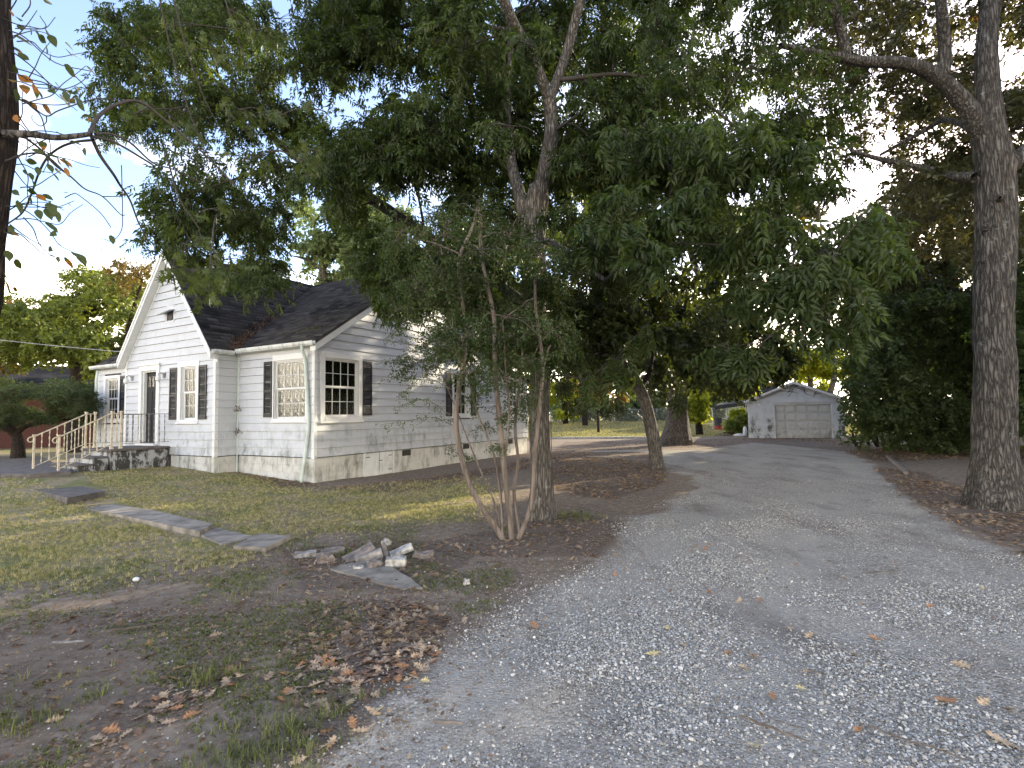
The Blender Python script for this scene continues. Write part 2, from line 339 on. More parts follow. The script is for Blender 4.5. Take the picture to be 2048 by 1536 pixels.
# ------------------------------------------------------------------ terrain
HD = radians(29.3)
HU = np.array([sin(HD), cos(HD), 0]); HV = np.array([-HU[1], HU[0], 0])
HC = gp(628, 970); HC[2] = 0
def house_xy(x, y): return HC + x * HU + y * HV
HD_pt = house_xy(-0.2, 3.6); HS_pt = house_xy(-3.0, 6.5)
def gz(x, y):
    x = np.asarray(x, float); y = np.asarray(y, float)
    z = 0.75 * sstep(33, 55, y) * (1 - 0 * x)
    z = z + 0.07 * np.exp(-((x - HD_pt[0]) ** 2 + (y - HD_pt[1]) ** 2) / (2 * 1.5 ** 2)) + 0.40 * np.exp(-((x - HS_pt[0]) ** 2 + (y - HS_pt[1]) ** 2) / (2 * 3.2 ** 2))
    p = np.stack([x, y, 0 * x], -1)
    z = z + (fbm(p, 0.45, 2) - 0.5) * 0.05 * sstep(2.0, 6, np.hypot(x, y)) + (fbm(p + 9, 2.7, 3) - 0.5) * 0.030
    return z
def gp2(px, py):
    P = gp(px, py); z = float(gz(P[0], P[1])) 
    P = gp(px, py, z); z = float(gz(P[0], P[1])); return gp(px, py, z)
def inpoly(x, y, poly):
    x = np.asarray(x); y = np.asarray(y); c = np.zeros(x.shape, bool); n = len(poly); j = n - 1
    for i in range(n):
        xi, yi = poly[i]; xj, yj = poly[j]
        if yi != yj: c ^= ((yi > y) != (yj > y)) & (x < (xj - xi) * (y - yi) / (yj - yi) + xi)
        j = i
    return c
def softpoly(x, y, poly, w):
    """1 inside, fades to 0 over w metres outside/inside the edge"""
    d = np.full(np.shape(x), 1e9); n = len(poly)
    for i in range(n):
        a = np.array(poly[i]); b = np.array(poly[(i + 1) % n]); ab = b - a; t = np.clip(((x - a[0]) * ab[0] + (y - a[1]) * ab[1]) / (ab @ ab + 1e-9), 0, 1)
        d = np.minimum(d, np.hypot(x - a[0] - t * ab[0], y - a[1] - t * ab[1]))
    s = np.where(inpoly(x, y, poly), d, -d); return sstep(-w, w, s)
def G(*pp): return [tuple(gp(px, py)[:2]) for px, py in pp]
gravel_poly = [(-0.9, 0.2), (-0.9, 1.4)] + G((590, 1530), (720, 1435), (860, 1330), (960, 1262), (1075, 1180), (1200, 1130), (1262, 1080), (1270, 1045), (1330, 1010), (1395, 965), (1330, 935), (1180, 912), (1190, 902), (1400, 900), (1520, 884), (1640, 886), (1700, 905), (1748, 930), (1800, 975), (1890, 1045), (2048, 1120)) + [(6.6, 4.6), (9.0, 2.0), (8, -6), (-1.5, -6)]
lawn_poly = G((-900, 1010), (-700, 1230), (0, 1175), (180, 1160), (330, 1125), (450, 1130), (600, 1062), (700, 1060), (830, 1050), (950, 1040), (985, 985), (940, 955), (760, 968), (640, 985), (470, 955), (300, 955), (120, 960), (60, 930), (-300, 905), (-900, 905))
dirtdrive = G((700, 1200), (800, 1120), (900, 1140), (1100, 1100), (1240, 1040), (1350, 990), (1400, 960), (1450, 1100), (1000, 1300))
LITTER = [  # (polygon, leaves per m2)
    (G((560, 1290), (640, 1215), (800, 1200), (900, 1235), (880, 1300), (800, 1380), (690, 1440), (560, 1400)), 420),
    (G((180, 1440), (330, 1340), (480, 1320), (500, 1360), (330, 1450), (220, 1500)), 220),
    (G((560, 1480), (700, 1420), (760, 1440), (640, 1536), (540, 1536)), 130),
    (G((560, 1095), (860, 1080), (980, 1060), (1150, 1020), (1260, 1050), (1200, 1110), (950, 1110), (850, 1180), (600, 1180)), 90),
    (G((1100, 960), (1100, 905), (1300, 905), (1330, 935), (1330, 965), (1220, 1000), (1110, 985)), 150),
    (G((1100, 905), (1130, 884), (1500, 876), (1680, 880), (1760, 900), (1700, 905), (1500, 885), (1400, 895)), 80),
    (G((1745, 935), (1850, 945), (1960, 990), (2048, 1010), (2300, 1060), (2300, 1200), (2048, 1100), (1900, 1045), (1800, 985)), 230),
    (G((1690, 905), (1800, 890), (2048, 890), (2400, 900), (2400, 930), (1950, 915), (1760, 925)), 110),
    (G((-100, 1300), (0, 1240), (250, 1200), (480, 1190), (700, 1180), (560, 1300), (200, 1420), (-100, 1500)), 34),
    (G((630, 980), (780, 965), (960, 940), (1060, 918), (1060, 935), (800, 985)), 120),
    (G((430, 950), (520, 945), (640, 975), (560, 980)), 130),
    (lawn_poly, 4.5), (gravel_poly, 0.0),
]
def litter_mask(x, y):
    m = np.zeros(np.shape(x))
    for poly, d in LITTER[:11]: m = np.maximum(m, softpoly(x, y, poly, 0.12) * min(1, d / 70))
    return m
def masks(x, y):
    p = np.stack([x, y, 0 * x], -1); n = fbm(p, 1.3, 4) - 0.5; n2 = fbm(p + 20, 4.5, 3) - 0.5
    wob = 0.5 * n + 0.25 * n2
    gv = softpoly(x + wob * 1.5 * np.clip(np.hypot(x, y) / 6, .5, 1.5), y + wob * 1.2, gravel_poly, 0.55)
    gr = softpoly(x + wob * 0.9, y - wob * 0.9, lawn_poly, 0.55)
    back = sstep(34.2, 34.8, y) * sstep(-30, -20, x); left = sstep(-11.5, -13.5, x) * sstep(2, 6, y) * 0.8
    far = sstep(60, 75, np.hypot(x, y))
    gr = np.maximum(np.maximum(gr, back), np.maximum(left, far)) * (1 - gv)
    return gv, gr
TRK = [tuple(gp(*p)[:2]) for p in ((1080, 1900), (1180, 1536), (1330, 1250), (1480, 1080), (1560, 970), (1570, 900))]
def track(x, y):
    d = np.full(np.shape(x), 1e9); sg = np.zeros(np.shape(x))
    for a, b_ in zip(TRK[:-1], TRK[1:]):
        a = np.array(a); ab = np.array(b_) - a; L2 = ab @ ab; t = np.clip(((x - a[0]) * ab[0] + (y - a[1]) * ab[1]) / L2, 0, 1); dd = np.hypot(x - a[0] - t * ab[0], y - a[1] - t * ab[1]); d = np.minimum(d, dd)
    w = (fbm(np.stack([x, y, 0 * x], -1) + 60, .8, 3) - .5) * .8
    return np.exp(-((d + w - .78) / .30) ** 2)
def ground_mesh():
    azs = np.concatenate([np.linspace(-60, 60, 380), np.linspace(64, 296, 60)]); azs = np.radians(azs)
    rr = np.concatenate([[0.0], np.geomspace(0.6, 70, 290), np.geomspace(80, 2500, 14)])
    A, Rr = np.meshgrid(azs, rr); X = np.sin(A) * Rr; Y = np.cos(A) * Rr; Z = gz(X, Y)
    gv, gr = masks(X, Y); Z = Z + gv * 0.015 - track(X, Y) * gv * .018
    na = len(azs); i, j = np.meshgrid(np.arange(len(rr) - 1), np.arange(na)); i = i.ravel(); j = j.ravel(); k = (j + 1) % na
    Q = np.stack([i * na + j, i * na + k, (i + 1) * na + k, (i + 1) * na + j], 1)
    m, t, b = mat_base('yard_ground')
    g_, l_, r_ = attr(t, 'gravel'), attr(t, 'grass'), attr(t, 'litter')
    n1 = noise(t, 1.1, 6, .6); n2 = noise(t, 9, 6, .7); n3 = noise(t, 60, 3, .6)
    dirt = ramp(t, n2, [(0.25, (0.115, 0.085, 0.060)), (0.5, (0.23, 0.178, 0.130)), (0.75, (0.38, 0.31, 0.235))])
    dirt = mix(t, rng_(t, n3, 0.55, 0.75, 0, 0.5), dirt, (0.28, 0.25, 0.21))
    vo = t.nodes.new('ShaderNodeTexVoronoi'); vo.inputs['Scale'].default_value = 55; t.links.new(t.nodes.new('ShaderNodeTexCoord').outputs['Object'], vo.inputs['Vector'])
    sp = t.nodes.new('ShaderNodeSeparateColor'); t.links.new(vo.outputs['Color'], sp.inputs[0])
    grav = ramp(t, sp.outputs[0], [(0.0, (0.185, 0.165, 0.138)), (0.5, (0.355, 0.325, 0.275)), (1.0, (0.57, 0.53, 0.46))])
    grav = mix(t, rng_(t, n1, 0.42, 0.62, 0, 0.7), grav, (0.44, 0.40, 0.34)); grav = mix(t, math_(t, 'MULTIPLY', attr(t, 'track'), .65), grav, (0.44, 0.405, 0.345)); grav = mix(t, rng_(t, noise(t, 0.7, 7, .68, sc3=(1.6, .5, 1)), 0.50, 0.64, 0, 0.6), grav, (0.17, 0.145, 0.12)); grav = mix(t, rng_(t, n2, 0.5, 0.8, 0, 0.35), grav, (0.16, 0.14, 0.12))
    grass = ramp(t, n2, [(0.3, (0.18, 0.15, 0.08)), (0.5, (0.29, 0.235, 0.14)), (0.7, (0.40, 0.32, 0.20))])
    grass = mix(t, rng_(t, n1, 0.45, 0.6), grass, (0.18, 0.185, 0.07))
    lit = ramp(t, noise(t, 26, 5, .7), [(0.3, (0.06, 0.045, 0.036)), (0.5, (0.15, 0.112, 0.084)), (0.7, (0.27, 0.21, 0.16))])
    gedge = rng_(t, math_(t, 'ADD', g_, math_(t, 'MULTIPLY', math_(t, 'SUBTRACT', n3, 0.5), 0.9)), 0.35, 0.65)
    ledge = rng_(t, math_(t, 'ADD', l_, math_(t, 'MULTIPLY', math_(t, 'SUBTRACT', n2, 0.5), 1.3)), 0.3, 0.8)
    redge = rng_(t, math_(t, 'ADD', r_, math_(t, 'MULTIPLY', math_(t, 'SUBTRACT', n2, 0.5), 0.8)), 0.25, 0.8, 0, 0.8)
    c = mix(t, ledge, dirt, grass); c = mix(t, gedge, c, grav); c = mix(t, redge, c, lit)
    t.links.new(c, b.inputs['Base Color']); b.inputs['Roughness'].default_value = 0.97; b.inputs['Specular IOR Level'].default_value = 0.15
    hh = math_(t, 'ADD', math_(t, 'MULTIPLY', n3, 0.5), n2); hh = math_(t, 'ADD', hh, math_(t, 'MULTIPLY', math_(t, 'MULTIPLY', vo.outputs['Distance'], -1.5), g_))
    bump(t, b, hh, 0.7, 0.02)
    me = np_mesh('ground', np.stack([X.ravel(), Y.ravel(), Z.ravel()], 1), Q, m, {'gravel': gv.ravel(), 'grass': gr.ravel(), 'litter': litter_mask(X, Y).ravel(), 'track': (track(X, Y) * gv).ravel()}, True)
    return tag(link('ground', me), 'yard of gravel drive, brown dirt and thin lawn', None, None, 'structure')
ground_mesh()

# ------------------------------------------------------------------ scatter by geometry nodes (stuff)
def scatter(name, protos, P, yaw, scale, tilt=None, label=None):
    """points mesh + Instance on Points picking from a hidden prototype collection"""
    pc = bpy.data.collections.new(name + '_shapes')
    for k, me in enumerate(protos):
        o = bpy.data.objects.new(f'{name}_shape_{k:02d}', me); pc.objects.link(o)
    me = bpy.data.meshes.new(name); me.vertices.add(len(P)); me.vertices.foreach_set('co', np.ascontiguousarray(P, np.float32).ravel())
    rot = np.zeros((len(P), 3), np.float32); rot[:, 2] = yaw
    if tilt is not None: rot[:, :2] = tilt
    a = me.attributes.new('rot', 'FLOAT_VECTOR', 'POINT'); a.data.foreach_set('vector', rot.ravel())
    a = me.attributes.new('scl', 'FLOAT', 'POINT'); a.data.foreach_set('value', np.ascontiguousarray(scale, np.float32))
    a = me.attributes.new('pick', 'INT', 'POINT'); a.data.foreach_set('value', rng.integers(0, len(protos), len(P)).astype(np.int32))
    o = link(name, me); md = o.modifiers.new('scatter', 'NODES'); g = bpy.data.node_groups.new(name + '_nodes', 'GeometryNodeTree'); md.node_group = g
    g.interface.new_socket('Geometry', in_out='INPUT', socket_type='NodeSocketGeometry'); g.interface.new_socket('Geometry', in_out='OUTPUT', socket_type='NodeSocketGeometry')
    n = g.nodes; gi = n.new('NodeGroupInput'); go = n.new('NodeGroupOutput'); ip = n.new('GeometryNodeInstanceOnPoints'); ci = n.new('GeometryNodeCollectionInfo')
    ci.inputs['Collection'].default_value = pc; ci.inputs['Separate Children'].default_value = True; ci.inputs['Reset Children'].default_value = True
    def na(nm, ty):
        x = n.new('GeometryNodeInputNamedAttribute'); x.data_type = ty; x.inputs['Name'].default_value = nm; return x.outputs['Attribute']
    l = g.links.new; l(gi.outputs[0], ip.inputs['Points']); l(ci.outputs[0], ip.inputs['Instance']); ip.inputs['Pick Instance'].default_value = True
    l(na('pick', 'INT'), ip.inputs['Instance Index']); l(na('rot', 'FLOAT_VECTOR'), ip.inputs['Rotation']); l(na('scl', 'FLOAT'), ip.inputs['Scale']); l(ip.outputs[0], go.inputs[0])
    tag(o, label, None, None, 'stuff'); return o
def objrand_mat(name, stops, rough=0.9, tl=None, spec=0.25, nz=None):
    m, t, b = mat_base(name); oi = t.nodes.new('ShaderNodeObjectInfo'); c = ramp(t, oi.outputs['Random'], stops)
    if nz: c = mix(t, 0.6, c, ramp(t, noise(t, nz, 4), [(0.3, (0.5, 0.5, 0.5)), (0.7, (1.2, 1.2, 1.2))]), 'MULTIPLY')
    t.links.new(c, b.inputs['Base Color']); b.inputs['Roughness'].default_value = rough; b.inputs['Specular IOR Level'].default_value = spec
    if tl:
        tr = t.nodes.new('ShaderNodeBsdfTranslucent'); t.links.new(mix(t, 1.0, c, tl, 'MULTIPLY'), tr.inputs['Color']); ms = t.nodes.new('ShaderNodeMixShader'); ms.inputs[0].default_value = 0.3
        t.links.new(b.outputs[0], ms.inputs[1]); t.links.new(tr.outputs[0], ms.inputs[2]); t.links.new(ms.outputs[0], t.nodes['Material Output'].inputs['Surface'])
    return m
M['gravelstone'] = objrand_mat('limestone_gravel', [(0, (0.14, 0.125, 0.10)), (0.3, (0.31, 0.285, 0.24)), (0.7, (0.48, 0.445, 0.385)), (1, (0.75, 0.71, 0.63))], 0.9)
LEAFCOL = [(0, (0.13, 0.088, 0.062)), (0.25, (0.24, 0.165, 0.11)), (0.5, (0.37, 0.265, 0.17)), (0.8, (0.47, 0.37, 0.26)), (0.93, (0.31, 0.17, 0.09)), (1, (0.50, 0.38, 0.18))]
M['dryleaf'] = objrand_mat('dry_fallen_leaf', LEAFCOL, 0.75, (1.1, 0.9, 0.6), nz=40)
M['grassblade'] = objrand_mat('grass_blade', [(0, (0.15, 0.165, 0.05)), (0.22, (0.27, 0.26, 0.10)), (0.5, (0.42, 0.355, 0.20)), (1, (0.58, 0.47, 0.31))], 0.7, (1.3, 1.5, 0.5))
M['weedblade'] = objrand_mat('green_weed_blade', [(0, (0.085, 0.10, 0.035)), (0.6, (0.16, 0.18, 0.06)), (1, (0.30, 0.29, 0.13))], 0.6, (1.3, 1.5, 0.5))

def stone_mesh(k):
    bm = bmesh.new(); bmesh.ops.create_icosphere(bm, subdivisions=1, radius=1.0); r = random.Random(k); s = (r.uniform(.75, 1.15), r.uniform(.6, .95), r.uniform(.4, .7))
    cuts = [(Vector((r.gauss(0, 1), r.gauss(0, 1), r.gauss(0, 1))).normalized(), r.uniform(.55, .85)) for _ in range(5)]
    for v in bm.verts:
        for n_, d in cuts:
            q = v.co.dot(n_)
            if q > d: v.co -= n_ * (q - d)
        v.co = Vector((v.co.x * s[0], v.co.y * s[1], v.co.z * s[2])) * r.uniform(.93, 1.07)
    me = bpy.data.meshes.new('stone'); bm.to_mesh(me); bm.free(); me.materials.append(M['gravelstone']); return me
def oakleaf_outline(r):
    """lobed outline along +x, length 1"""
    n = 4; pts = []
    xs = [0.0, 0.14, 0.22, 0.34, 0.42, 0.56, 0.63, 0.78, 0.84, 1.0]
    ws = [0.012, 0.05, 0.20, 0.07, 0.34, 0.08, 0.36, 0.09, 0.16, 0.01]
    up = [(x + (0.06 if w > 0.15 else 0) , w * r.uniform(.8, 1.15)) for x, w in zip(xs, ws)]; dn = [(x + (0.06 if w > 0.15 else 0), -w * r.uniform(.8, 1.15)) for x, w in zip(xs, ws)]
    return up, dn
def oakleaf_mesh(k, mat, curl=None):
    r = random.Random(100 + k); up, dn = oakleaf_outline(r); V = []; Fq = []; n = len(up)
    c1 = r.uniform(-.5, .9) if curl is None else curl; c2 = r.uniform(.2, 1.3); tw = r.uniform(-.5, .5)
    def bend(x, y):
        z = c1 * 0.35 * (x - .5) ** 2 + c2 * 0.7 * y * y * (1 if abs(y) > .02 else 1) + tw * (x - .5) * y + r.uniform(-.012, .012); return (x - .5, y, z + 0.03)
    for (x, w), (x2, w2) in zip(up, dn): V += [bend(x, w), bend(x if w < .15 else x - .05, 0), bend(x2, w2)]
    for i in range(n - 1):
        a = 3 * i; b = 3 * (i + 1); Fq += [(a, a + 1, b + 1, b), (a + 1, a + 2, b + 2, b + 1)]
    V += [(-.5, .008, .03), (-.5, -.008, .03), (-.66, 0, .05)]; Fq.append((len(V) - 3, len(V) - 2, len(V) - 1))
    me = bpy.data.meshes.new('oak_leaf'); me.from_pydata(V, [], Fq); me.update(); me.materials.append(mat); return me
def tuft_mesh(k, mat, nb=7, h=1.0, w=0.05, lean=0.5):
    r = random.Random(k); V = []; T = []
    for i in range(nb):
        a = r.uniform(0, 2 * pi); x, y = r.uniform(-.35, .35), r.uniform(-.35, .35); hh = h * r.uniform(.5, 1.1); l = r.uniform(.1, lean) * hh; ww = w * r.uniform(.7, 1.2)
        dx, dy = cos(a), sin(a); b = len(V)
        V += [(x - dy * ww, y + dx * ww, 0), (x + dy * ww, y - dx * ww, 0), (x + dx * l * .35 + dy * ww * .8, y + dy * l * .35 - dx * ww * .8, hh * .6), (x + dx * l * .35 - dy * ww * .8, y + dy * l * .35 + dx * ww * .8, hh * .6), (x + dx * l, y + dy * l, hh)]
        T += [(b, b + 1, b + 2, b + 3), (b + 3, b + 2, b + 4)]
    me = bpy.data.meshes.new('tuft'); me.from_pydata(V, [], T); me.update(); me.materials.append(mat); return me

def rand_in_view(n, rmin, rmax, azmin=-52, azmax=52, power=1.0):
    """uniform in log-distance^power: denser near the viewer"""
    a = np.radians(rng.uniform(azmin, azmax, n)); u = rng.random(n)
    r = rmin * (rmax / rmin) ** u if power == 0 else (rmin ** power + u * (rmax ** power - rmin ** power)) ** (1 / power)
    return np.sin(a) * r, np.cos(a) * r

# gravel stones
x, y = rand_in_view(480000, 2.0, 15, -38, 56, 0.35)
gv, gr = masks(x, y); patch = fbm(np.stack([x, y, 0 * x], -1) + 40, 0.9, 3)
keep = (rng.random(len(x)) < gv ** 1.5 * (0.22 + 0.78 * sstep(0.42, 0.60, patch)) * (1 - .8 * sstep(9, 15, np.hypot(x, y))) * (1 - .72 * track(x, y))) ; x, y = x[keep], y[keep]
s = (rng.lognormal(math.log(0.0055), 0.38, len(x)) * np.where(patch[keep] > .5, 1.15, .9)).clip(0.003, 0.019)
scatter('loose_gravel', [stone_mesh(k) for k in range(10)], np.stack([x, y, gz(x, y) + 0.015 - track(x, y) * .018 + s * 0.25], 1), rng.uniform(0, 6.28, len(x)), s, rng.uniform(-.6, .6, (len(x), 2)), 'loose pale grey limestone gravel on the drive')
# stray pebbles on the dirt
x, y = rand_in_view(5000, 2.0, 9.0, -50, 20, 0.8); gv, gr = masks(x, y); keep = (gv < 0.5) & (gr < 0.6); x, y = x[keep], y[keep]
s = rng.lognormal(math.log(0.0045), 0.45, len(x)).clip(0.002, 0.014)
scatter('dirt_pebbles', [stone_mesh(k + 20) for k in range(6)], np.stack([x, y, gz(x, y) + s * 0.2], 1), rng.uniform(0, 6.28, len(x)), s, rng.uniform(-.6, .6, (len(x), 2)), 'small stray pebbles on bare dirt')
# grass
def on_slab(x, y):
    o = np.zeros(np.shape(x), bool)
    for pl in SLABS: o |= inpoly(x, y, pl)
    return o
SLABS = [G((165, 1018), (225, 1012), (505, 1075), (440, 1092)), G((50, 978), (130, 968), (208, 998), (135, 1012)), G((470, 1096), (520, 1070), (582, 1078), (540, 1104)), G((-600, 960), (-600, 985), (60, 968), (175, 950), (120, 940))]
x, y = rand_in_view(120000, 5.0, 24, -60, 4, 1.0); gv, gr = masks(x, y); dens = fbm(np.stack([x, y, 0 * x], -1) + 3, 1.6, 3)
hx = (x - HC[0]) * HU[0] + (y - HC[1]) * HU[1]; hy = (x - HC[0]) * HV[0] + (y - HC[1]) * HV[1]
inh = ((hx > 0) & (hy > 0)) | ((hx > -0.7) & (hy > 3.0) & (hy < 7.7)) | ((hx > -3.1) & (hx < 0) & (hy > 5.1) & (hy < 6.75))
keep = (rng.random(len(x)) < gr * (0.3 + 0.7 * sstep(0.38, 0.6, dens))) & ~inh & ~on_slab(x, y); x, y = x[keep], y[keep]
scatter('lawn_grass', [tuft_mesh(k, M['grassblade'], 8, 1, .055, .8) for k in range(8)], np.stack([x, y, gz(x, y) - .005], 1), rng.uniform(0, 6.28, len(x)), rng.uniform(.025, .055, len(x)), None, 'short patchy grass of the front lawn')
x, y = rand_in_view(30000, 34, 56, 0, 40, 1.0); keep = y > 34.8; x, y = x[keep], y[keep]
scatter('backyard_grass', [tuft_mesh(k + 30, M['grassblade'], 10, 1, .08, .8) for k in range(6)], np.stack([x, y, gz(x, y) - .005], 1), rng.uniform(0, 6.28, len(x)), rng.uniform(.05, .10, len(x)), None, 'sunlit grass of the back yard')
# weeds on the dirt
x, y = rand_in_view(48000, 2.3, 8.5, -52, 0, 0.8); gv, gr = masks(x, y); dens = fbm(np.stack([x, y, 0 * x], -1) + 13, 1.5, 3)
keep = (rng.random(len(x)) < sstep(0.46, 0.58, dens)) & (gv < 0.25); x, y = x[keep], y[keep]
scatter('weeds', [tuft_mesh(k + 50, M['weedblade'], 6, 1, .09, 1.2) for k in range(5)], np.stack([x, y, gz(x, y) - .003], 1), rng.uniform(0, 6.28, len(x)), rng.uniform(.010, .028, len(x)), None, 'low green weeds growing in the dirt')
# longer tufts at the gravel edge
P = []
for (px, py, n, rad) in ((620, 1440, 50, .12), (560, 1500, 90, .16), (450, 1536, 70, .18), (700, 1400, 15, .1), (110, 1360, 20, .15), (450, 1165, 30, .2), (500, 1190, 30, .2), (1150, 1030, 120, .25), (690, 1110, 60, .12), (40, 1450, 60, .15), (430, 1350, 40, .08)):
    c = gp(px, py)
    for _ in range(n): P.append((c[0] + random.gauss(0, rad), c[1] + random.gauss(0, rad)))
P = np.array(P); scatter('grass_clumps', [tuft_mesh(k + 70, M['weedblade'], 7, 1, .025, 1.1) for k in range(5)], np.stack([P[:, 0], P[:, 1], gz(P[:, 0], P[:, 1]) - .003], 1), rng.uniform(0, 6.28, len(P)), rng.uniform(.04, .10, len(P)), None, 'longer green grass clumps by the gravel edge')

# leaf litter
lx, ly = [], []
for poly, d in LITTER:
    if d <= 0: continue
    q = np.array(poly); a0, a1 = q.min(0), q.max(0); a0 = np.maximum(a0, (-26, 1.5)); a1 = np.minimum(a1, (34, 40)); n = int(np.prod(a1 - a0) * d); n = min(n, 90000)
    x = rng.uniform(a0[0], a1[0], n); y = rng.uniform(a0[1], a1[1], n); w = softpoly(x, y, poly, 0.25) * (0.35 + 1.0 * sstep(.35, .65, fbm(np.stack([x, y, 0 * x], -1), 2.2, 2)))
    far = np.clip(9 / np.hypot(x, y), 0.35, 1) if d < 100 else 1
    k = (rng.random(n) < w * far) & (y > 1.6); lx.append(x[k]); ly.append(y[k])
x = np.concatenate(lx); y = np.concatenate(ly)
hx = (x - HC[0]) * HU[0] + (y - HC[1]) * HU[1]; hy = (x - HC[0]) * HV[0] + (y - HC[1]) * HV[1]
k = ~(((hx > 0.02) & (hy > 0.02)) | ((hx > -.7) & (hy > 3)))
x, y = x[k], y[k]
leafprotos = [oakleaf_mesh(k, M['dryleaf']) for k in range(9)]
order = np.argsort(np.hypot(x, y)); x, y = x[order], y[order]
nind = 235
def leaf_rot(n): return rng.normal(0, .28, (n, 2)), rng.uniform(0, 6.28, n)
ti, yw = leaf_rot(len(x) - nind)
ss = rng.uniform(.06, .115, len(x)); dist = np.hypot(x, y)
scatter('leaf_litter', leafprotos, np.stack([x[nind:], y[nind:], gz(x[nind:], y[nind:]) + .004], 1), yw, ss[nind:], ti, 'brown fallen leaves lying over the dirt')
LC = {'tan': (0.46, 0.33, 0.20), 'orange brown': (0.38, 0.19, 0.085), 'pale yellow': (0.60, 0.48, 0.22), 'buff brown': (0.36, 0.26, 0.175), 'dark brown': (0.17, 0.105, 0.07)}
LM = {k: [oakleaf_mesh(j + 40, leafmat_plain) for j in range(3)] for k, leafmat_plain in ((k, simple(k.replace(' ', '_') + '_dry_leaf', c, 0.75, var=.35, nscale=9, bmp=.2)) for k, c in LC.items())}
def leaflabel(x, y, group, col):
    c = RN.T @ (np.array([x, y, 0]) - ON); px = 1024 + F * c[0] / -c[2]; py = 768 - F * c[1] / -c[2]
    side = 'left' if px < 1250 else 'centre' if px < 1480 else 'right of centre' if px < 1750 else 'far right'
    if group == 'gravel':
        a = 'bottom edge' if py > 1430 else 'lower part' if py > 1330 else 'lower middle' if py > 1240 else 'middle' if py > 1150 else 'upper part'
        return f'{col} oak leaf alone on grey gravel, {a} of the picture, {side}'
    if px > 1700: return f'{col} oak leaf in the litter round the big oak trunk'
    if px > 900: return f'{col} oak leaf on dirt between tan stems and gravel'
    a = 'top edge' if py < 1240 else 'upper part' if py < 1285 else 'middle' if py < 1330 else 'lower part' if py < 1390 else 'bottom'
    if px > 560: return f'{col} oak leaf in the thick drift beside the gravel, {a}, {"left" if px < 690 else "right"} half'
    return f'{col} oak leaf on weedy dirt at {"far left" if px < 180 else "left" if px < 380 else "centre left"}, {a}'
def fallen(x, y, s, group, yaw=None):
    col = random.choice(('tan', 'tan', 'orange brown', 'pale yellow', 'orange brown') if group == 'gravel' else ('tan', 'buff brown', 'buff brown', 'orange brown', 'dark brown'))
    o = link('fallen_leaf', random.choice(LM[col]), None, (x, y, float(gz(x, y)) + (.024 if group == 'gravel' else .010)), (random.gauss(0, .25), random.gauss(0, .25), yaw if yaw is not None else random.uniform(0, 6.28)))
    o.scale = (s, s, s * random.uniform(.7, 1.5)); return tag(o, leaflabel(x, y, group, col), 'leaf', 'fallen leaves on the gravel' if group == 'gravel' else 'fallen leaves beside the gravel')
for i in range(nind):
    gvi = masks(np.array([x[i]]), np.array([y[i]]))[0][0]
    fallen(float(x[i]), float(y[i]), float(ss[i]), 'gravel' if gvi > .5 else 'tan')
for px, py, s in ((1890, 1410, .15), (1968, 1412, .09), (2020, 1424, .12), (2010, 1495, .15), (1718, 1466, .07), (1508, 1500, .08), (1545, 1398, .10), (1305, 1315, .11), (1365, 1296, .08), (1455, 1311, .08), (1505, 1315, .09), (1620, 1276, .10), (1615, 1350, .08), (1920, 1337, .12), (1752, 1281, .10), (1708, 1312, .07), (1478, 1205, .09), (1520, 1205, .09), (1418, 1187, .09), (1580, 1262, .08), (1690, 1158, .07), (1500, 1127, .07), (1590, 1134, .08), (1860, 1215, .08), (1490, 1341, .08), (1335, 1260, .09), (1600, 1383, .07), (1390, 1100, .12), (1410, 1105, .1), (1420, 1095, .1), (1380, 1107, .08), (1068, 1256, .10), (930, 1245, .10), (1990, 1240, .07), (1790, 1130, .07), (1720, 1210, .07), (1965, 1180, .06), (1340, 1182, .07), (1230, 1150, .08)):
    p = gp(px, py); fallen(float(p[0]), float(p[1]), s, 'gravel')
# crumbled leaf bits
x, y = rand_in_view(60000, 2.1, 11, -52, 25, 0.9); gv, gr = masks(x, y); dens = fbm(np.stack([x, y, 0 * x], -1) + 33, 2.0, 3)
keep = rng.random(len(x)) < (1 - gv) * (0.25 + .75 * sstep(.4, .6, dens)) * (1 - .5 * gr) + .05 * gv; x, y = x[keep], y[keep]
def crumb(k):
    r = random.Random(k); n = 5; V = [(cos(i * 2 * pi / n) * r.uniform(.5, 1.1), sin(i * 2 * pi / n) * r.uniform(.3, .8), r.uniform(0, .35)) for i in range(n)]
    me = bpy.data.meshes.new('crumb'); me.from_pydata(V, [], [tuple(range(n))]); me.update(); me.materials.append(M['dryleaf']); return me
scatter('leaf_crumbs', [crumb(k) for k in range(6)], np.stack([x, y, gz(x, y) + .003], 1), rng.uniform(0, 6.28, len(x)), rng.uniform(.005, .022, len(x)), rng.normal(0, .3, (len(x), 2)), 'crumbled bits of dead leaf over the bare ground')
# twigs on the ground
def twig_mesh(k):
    r = random.Random(k); b = MB(); p = [np.array([0, 0, 0.])]; d = 0
    for i in range(5): d += r.gauss(0, .35); p.append(p[-1] + np.array([cos(d) * .2, sin(d) * .2, r.uniform(-.01, .02)]))
    b.tube(p, [.012, .012, .01, .009, .007, .004], 4)
    if r.random() < .6: b.tube([p[2], p[2] + np.array([.12, .18 * r.choice((-1, 1)), .01])], [.008, .004], 3)
    return b.mesh('twig', M['wood_twig'])
x, y = rand_in_view(1500, 2.2, 16, -52, 50, 1.0); s = rng.uniform(.06, .26, len(x))
gv, gr = masks(x, y); k = rng.random(len(x)) < np.where(gv > .5, .35, .9) ; x, y, s = x[k], y[k], s[k]
scatter('ground_twigs', [twig_mesh(k) for k in range(6)], np.stack([x, y, gz(x, y) + .014], 1), rng.uniform(0, 6.28, len(x)), s, None, 'small dead twigs scattered over the ground')
